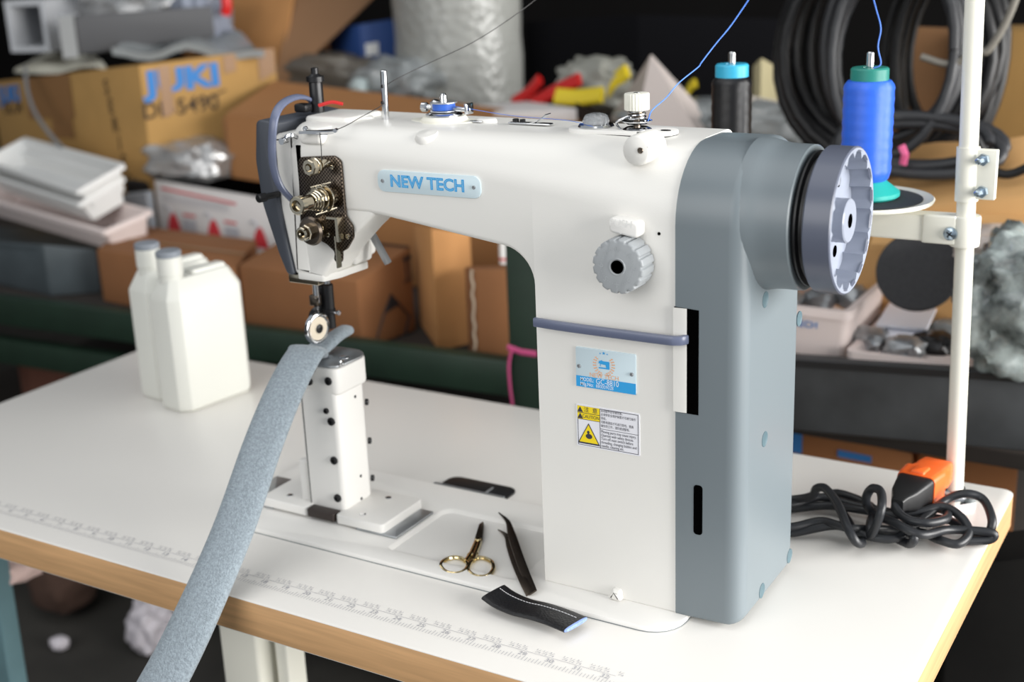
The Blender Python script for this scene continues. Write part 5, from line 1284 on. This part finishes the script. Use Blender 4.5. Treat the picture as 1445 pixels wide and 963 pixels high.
m = M(); m.blob(PY(842, 122, 1.02), (0.16, 0.1, 0.1), 0.35, 2.6, 31, 4); link('film_bag', m, mat('dusty_film', (150, 150, 142), 0.3, bump=0.6, bscale=40), label='dusty gray bag behind the flat yellow plastic piece', cat='bag', sharp=60)
Q = carton('white flat carton on edge behind the thread clip', 'carton', (640, 150, 170, .90), (700, 160, 186, .80), (815, 152, 182, .82), mat('white_card', (226, 222, 220), 0.7))
m = M(); m.add([PY(812, 144, .80), PY(905, 190, .74), PY(905, 205, .74), PY(820, 175, .80), PY(812, 144, .83), PY(905, 190, .77), PY(905, 205, .77), PY(820, 175, .83)], [(0, 1, 2, 3), (4, 7, 6, 5), (0, 4, 5, 1), (1, 5, 6, 2), (2, 6, 7, 3), (3, 7, 4, 0)]); link('rubber_mat', m, blackp, label='black rubber mat edge behind the sight glass', cat='mat', sharp=0)
# white folded flap of a carton (a tent of two faces with thickness)
fl = thing('folded_carton', 'white carton with pointed folded flaps behind the tension knob', 'carton', PY(920, 180, .80))
a, b, c, d = PY(918, 78, .82), PY(872, 198, .84), PY(902, 205, .76), PY(986, 152, .84)
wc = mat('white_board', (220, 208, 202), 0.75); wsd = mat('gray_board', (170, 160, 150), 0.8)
def slabtri(pts, th, n_): 
    m = M(); k = len(pts); m.add(list(pts) + [p + n_ * th for p in pts], [tuple(range(k)), tuple(range(2 * k - 1, k - 1, -1))] + [(i, (i + 1) % k, k + (i + 1) % k, k + i) for i in range(k)]); return m
link('flap', slabtri([a, PY(895, 190, .77), PY(1000, 212, .78), d], 0.006, Vector((0, 1, 0))), wc, fl, sharp=0)
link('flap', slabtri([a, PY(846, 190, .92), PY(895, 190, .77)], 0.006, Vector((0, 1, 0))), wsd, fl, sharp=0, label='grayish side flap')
m = M(); m.blob(PY(970, 175, .88), (0.22, 0.12, 0.09), 0.35, 2.6, 33, 4); link('clear_bag', m, clearbag, label='clear plastic bag between the white flaps and the black spool', cat='bag', sharp=60)
X1 = carton('small cream box leaning behind the black spool', 'box', (1062, 92, None, .99), (1074, 80, None, .95), (1100, 95, None, 1.0), mat('cream_card', (178, 168, 132), 0.8), name='storage_box')
X2 = carton('gray white box behind the black spool under the cream box', 'box', (1000, 140, None, .92), (1060, 134, None, .88), (1100, 142, None, .94), mat('gray_white_card', (166, 160, 152), 0.8), name='storage_box')
m = M(); m.blob(PY(1080, 175, .80), (0.16, 0.1, 0.07), 0.35, 2.6, 35, 4); link('clear_bag', m, clearbag, label='clear plastic bag between the black spool and the cable coils', cat='bag', sharp=60)
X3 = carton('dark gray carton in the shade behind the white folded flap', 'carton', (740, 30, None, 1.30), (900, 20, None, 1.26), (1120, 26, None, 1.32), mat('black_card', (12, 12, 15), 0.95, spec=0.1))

# ---- cable coils
cabm = mat('black_cable', (17, 17, 19), 0.45, spec=0.35); cabg = mat('gray_cable', (44, 45, 48), 0.45, spec=0.4)
def coil(label, u, v, Y, rx, rz, turns, r, mt, seed, tilt=0.25, spread=0.05, drift=0.012):
    random.seed(seed); c = PY(u, v, Y); px = (PY(u + 100, v, Y) - c).length / 100; m = M(); pts = []
    N_ = turns * 28
    for i in range(N_ + 1):
        t = 2 * PI * i / 28; k = i / 28
        a = rx * px * (1 + 0.07 * math.sin(k * 2.3 + seed) + 0.05 * noise.noise(Vector((k * 1.7, seed, t * 0.15)))); b_ = rz * px * (1 + 0.06 * math.sin(k * 3.1 + seed * 2) + 0.05 * noise.noise(Vector((t * 0.15, seed, k))))
        pts.append(c + Vector((a * math.cos(t) + drift * math.sin(k * 1.9), (k / turns - 0.5) * spread + tilt * b_ * math.sin(t) * 1.0 + 0.006 * math.sin(k * 5), b_ * math.sin(t) - 0.35 * b_ * 0 + drift * math.cos(k * 2.7))))
    m.tube(pts, r, 8); return link('cable_coil', m, mt, label=label, cat='cable coil', sharp=80)
coil('gray black cable coil hanging directly behind the blue spool', 1262, 72, .50, 92, 132, 6, 0.0075, cabg, 3, 0.15, 0.07, 0.006)
coil('big outer black cable coil, largest of the hanging coils', 1245, 70, .62, 142, 150, 8, 0.0095, cabm, 5, 0.15, 0.12, 0.010)
coil('black cable coil passing behind the stand pole', 1335, 80, .74, 72, 140, 6, 0.0085, cabm, 8, 0.15, 0.12)
coil('wide flat-lying black cable coil at the bottom of the hanging coils', 1290, 203, .44, 112, 32, 5, 0.0075, cabg, 12, 0.9, 0.03, 0.006)
m = M(); pk = [PY(1272, 206, .395), PY(1277, 218, .39), PY(1274, 232, .395)]; m.ribbon(pk, (1, 0, 0), 0.010, 0.004, 10); link('tape_band', m, mat('pink_tape', (216, 96, 142), 0.5), label='pink tape band round the flat-lying cable coil', cat='tape')
strap_pts = [PY(u, v, .40) for u, v in ((1362, 170), (1380, 200), (1400, 238), (1425, 246), (1460, 232))]
m = M(); m.tube(spline(strap_pts, 6), 0.006, 8); link('loose_cable', m, cabm, label='single loose black cable at the right edge beside the stand pole', cat='cable', sharp=80)
m = M(); m.tube(spline([PY(u, v, .47) for u, v in ((1440, -20), (1420, 30), (1395, 70), (1380, 74), (1340, 90), (1300, 80))], 6), 0.005, 8); link('loose_cable', m, mat('pale_cable', (112, 108, 100), 0.6), label='pale gray cable crossing the upper right behind the pole', cat='cable', sharp=80)

# ---- right group
T1 = carton('large tan carton lying behind the thread stand arm', 'carton', (1180, 262, None, .46), (1236, 300, None, .40), (1560, 262, None, .38), mat('peach_cardboard', (206, 160, 104), 0.85, var=0.06, vscale=10))
m = sheet_px(((1228, 345, .345), (1500, 352, .33), (1500, 190, .52), (1290, 205, .52)), 0.006, 0.006, 6, 3); link('flap', m, MATS['peach_cardboard'], T1.b)
T2 = carton('yellowish carton standing at the upper right behind the stand pole', 'carton', (1372, 36, None, 1.02), (1392, 44, None, .96), (1600, 40, None, .94), tan)
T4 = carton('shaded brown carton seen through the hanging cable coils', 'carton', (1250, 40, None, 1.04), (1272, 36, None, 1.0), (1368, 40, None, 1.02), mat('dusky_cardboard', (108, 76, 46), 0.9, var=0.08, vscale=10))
bk = carton('black plastic crate on the shelf behind the power cable', 'crate', (960, 488, 590, .235), (990, 498, 596, .20), (1700, 545, 662, .20), mat('black_crate', (58, 60, 62), 0.6, var=0.45, vscale=11), name='plastic_crate')
m = M(); bk.patch(m, 1, 0, 0.0, 1, 0.09, 0.006); link('rim', m, blackp, bk.b)
ZB = bk.E[1][0].z + 0.002
def pbox(label, fl_, fr2, back_l, Y, top_v, mt, name='plastic_bin', th=0.005, depth=0.16, tap=0.006):
    """open bin on the crate: front bottom corners fl_ and fr2 in the photo, height to top_v at the left corner"""
    P = PY(fl_[0], fl_[1], Y); A_ = PY(fr2[0], fr2[1], Y); h = PY(fl_[0], top_v, Y)[2] - P[2]; w_ = (A_ - P).length; ux = (A_ - P).normalized(); ux.z = 0; ux.normalize(); uy = Vector((-ux.y, ux.x, 0))
    t = thing(name, label, 'bin', P)
    P = Vector((P[0], P[1], ZB))
    def ring(ins, z): return [P + ux * x + uy * y + Vector((0, 0, z)) for x, y in roundpoly([(ins, ins), (w_ - ins, ins), (w_ - ins, depth - ins), (ins, depth - ins)], 0.01, 3)]
    m = M(); loft(m, [ring(tap, 0), ring(0, h - 0.012), ring(-0.004, h - 0.011), ring(-0.004, h), ring(th, h), ring(tap + th, th)]); b = link('shell', m, mt, t, sharp=50)
    return t, b, P, ux, uy, w_, h
t_, b_, P, ux, uy, w_, h = pbox('pinkish white bin with blue lettering beside the gray motor cover', (1060, 490), (1194, 500), None, .235, 422, pinkw, depth=0.46)
m = M(); o = PY(1143, 460, .2345 - 0.0); f = P + uy * -0.0005; r = ray(1154, 460); n = -uy; tt = (f - CAM).dot(n) / r.dot(n); o = CAM + r * tt + n * 0.001
put_text(m, 'TECH', o, ux, Vector((0, 0, 1)), 0.0125, 0.012, 'RIGHT'); link('lettering', m, bprint, b_, sharp=0, fixn=False)
for k_ in range(3):
    m = M(); m.blob(P + ux * (0.03 + 0.035 * k_) + uy * (0.05 + 0.03 * k_) + Vector((0, 0, h - 0.012)), (0.04, 0.04, 0.03), 0.3, 3, 41 + k_, 3)
    link('metal_part', m, steel, label=('leftmost', 'middle', 'rightmost')[k_] + ' of the metal parts heaped in the lettered bin', cat='metal part', sharp=60, group='metal parts in the lettered bin')
t_, b_, P, ux, uy, w_, h = pbox('low pinkish white bin holding a white paper, right of the lettered bin', (1198, 502), (1372, 516), None, .225, 482, pinkw, depth=0.42)
pp = [PY(1236, 458, .30), PY(1306, 462, .29), PY(1328, 418, .40), PY(1262, 416, .41)]
zq = ZB + h + 0.012
m = M(); m.sheet([[PZ(1236, 458, zq), PZ(1308, 464, zq)], [PZ(1262, 416, zq + 0.008), PZ(1330, 418, zq + 0.008)]], 0.003); m.sheet([[PZ(1252, 482, zq - 0.012), PZ(1302, 486, zq - 0.012)], [PZ(1248, 458, zq - 0.004), PZ(1308, 464, zq - 0.004)]], 0.002)
link('paper_sheet', m, mat('white_paper', (232, 234, 244), 0.6), label='white folded paper lying on the parts in the low bin', cat='paper', sharp=0)
for k_, (u, v) in enumerate(((1226, 480), (1318, 486), (1338, 470), (1346, 436), (1275, 494))):
    q = PZ(u, v, ZB + h * 0.7); m = M(); m.blob(Vector((q[0], q[1], ZB + 0.014)), (0.05, 0.045, 0.03), 0.35, 3, 51 + k_, 3)
    link('metal_part', m, (steel, blackm, clearbag, dgray, steel)[k_], label=('left shiny part beside the paper', 'black part under the paper', 'clear bagged part near the stand pole', 'dark gray part behind the stand pole', 'front shiny part below the paper')[k_] + ' in the low bin', cat='part', sharp=60, group='parts in the low bin')
p = PY(1296, 384, .315); m = M(); m.lathe([(0.0, 0.0), (0.050, 0.0), (0.052, 0.002), (0.052, 0.006), (0.050, 0.008), (0.0, 0.008)], p, (0.1, -0.85, 0.45), 40)
link('abrasive_disc', m, mat('charcoal_disc', (62, 62, 64), 0.9, var=0.1, vscale=200), label='charcoal round disc leaning upright below the stand arm', cat='disc')
T3 = carton('brown carton in the shade behind the charcoal disc', 'carton', (1180, 360, None, .60), (1205, 345, None, .56), (1420, 340, None, .56), brown)
m = M(); m.blob(PY(1446, 432, .24), (0.13, 0.12, 0.16), 0.28, 2.6, 61, 5); link('clear_bag', m, mat('parts_glint_film', (140, 148, 146), 0.16, spec=0.8, var=0.85, vscale=32, bump=0.9, bscale=60), label='clear bag full of shiny parts at the right edge beside the pole', cat='bag', sharp=60)  # glints and dark gaps of the bag are painted in as colour noise
m = M(); m.blob(PY(1452, 352, .33), (0.16, 0.12, 0.05), 0.3, 2.6, 63, 4); link('film_bag', m, mat('pinkish_film', (208, 196, 188), 0.3, bump=0.5, bscale=40), label='pale folded film above the bag of shiny parts', cat='bag', sharp=60)

# lower shelf cartons seen between table and crate
umb = mat('umber_cardboard', (150, 98, 58), 0.85, var=0.06, vscale=10)
LS = carton('shaded brown carton with blue print under the black crate', 'carton', (1080, 600, 800, .42), (1100, 602, 800, .38), (1290, 640, 830, .38), umb)
m = M()
for x0, x1, y0, y1 in ((0.10, 0.18, 0.02, 0.16), (0.2, 0.33, 0.24, 0.30), (0.45, 0.7, 0.08, 0.13), (0.5, 0.75, 0.18, 0.24), (0.75, 0.9, 0.22, 0.28)): LS.patch(m, 1, x0, y0, x1, y1)
link('blue_print', m, bprint, LS.b, sharp=0)
LT = carton('plain shaded brown carton under the crate, right of the blue printed one', 'carton', (1280, 612, 830, .44), (1296, 618, 830, .40), (1440, 640, 850, .40), MATS['umber_cardboard'])
LU = carton('dark reddish brown carton on the lower shelf at the far left', 'carton', (20, 488, 700, .42), (34, 490, 700, .40), (100, 500, 700, .40), mat('maroon_cardboard', (96, 58, 44), 0.85))

# ================================================================ UNDER AND BESIDE THE TABLE
tealst = mat('teal_steel', (98, 128, 134), 0.45, var=0.1, vscale=20)
st_ = thing('side_stand', 'teal steel stand frame at the lower left corner below the table', 'stand', (-1.28, -0.30, -T))
a, b = PY(-8, 800, -0.30), PY(22, 985, -0.30); d = (b - a).normalized()
m = M(); m.ribbon([a - d * 0.05, a, b, b + d * 0.30], (1, 0, 0), 0.030, 0.03, 12, 8); link('leg', m, tealst, st_)
a2, b2 = PY(-30, 800, -0.22), PY(4, 985, -0.22); d2 = (b2 - a2).normalized(); m = M(); m.ribbon([a2 - d2 * 0.05, a2, b2, b2 + d2 * 0.30], (1, 0, 0), 0.06, 0.02, 12, 8); link('side_plate', m, tealst, st_)
z_f = -T; 
k1 = b + d * 0.30; link('foot', M().rbox((k1[0], k1[1] + 0.1, (k1[2] - T) / 2), (0.05, 0.3, abs(k1[2] + T)), 0.004), tealst, st_)
m = M(); m.blob(PY(12, 797, -0.26) + Vector((0, 0, 0.0)), (0.10, 0.08, 0.035), 0.15, 2.5, 71, 4); link('cloth_bundle', m, mat('pink_cloth', (214, 186, 178), 0.85), label='pale pink cloth bundle on the teal stand under the table', cat='cloth', sharp=60)
m = M(); p = PZ(88, 822, -0.68); m.blob(p, (0.13, 0.12, 0.11), 0.15, 2, 73, 4); link('sack', m, mat('brown_sack', (66, 46, 36), 0.9), label='brown sack on the dark floor behind the teal stand', cat='sack', sharp=60)
m = M(); p = PZ(214, 885, -0.70); m.blob(p, (0.08, 0.08, 0.10), 0.3, 2.6, 75, 4); link('paper_ball', m, mat('crumpled_white', (206, 200, 206), 0.8), label='crumpled white paper on the floor behind the felt strip', cat='paper', sharp=60)
m = M(); p = PZ(84, 908, -0.735); m.blob(p, (0.035, 0.03, 0.024), 0.3, 2.6, 77, 3); link('paper_scrap', m, MATS['crumpled_white'], label='small white paper scrap on the floor near the teal stand', cat='paper', sharp=60)
FB = carton('black box standing on the floor right of the table', 'box', (1250, 770, 1500, .10), (1340, 800, 1500, .0), (1700, 760, 1500, .05), mat('black_box', (20, 19, 18), 0.85, spec=0.2, var=0.3, vscale=10), name='floor_box')
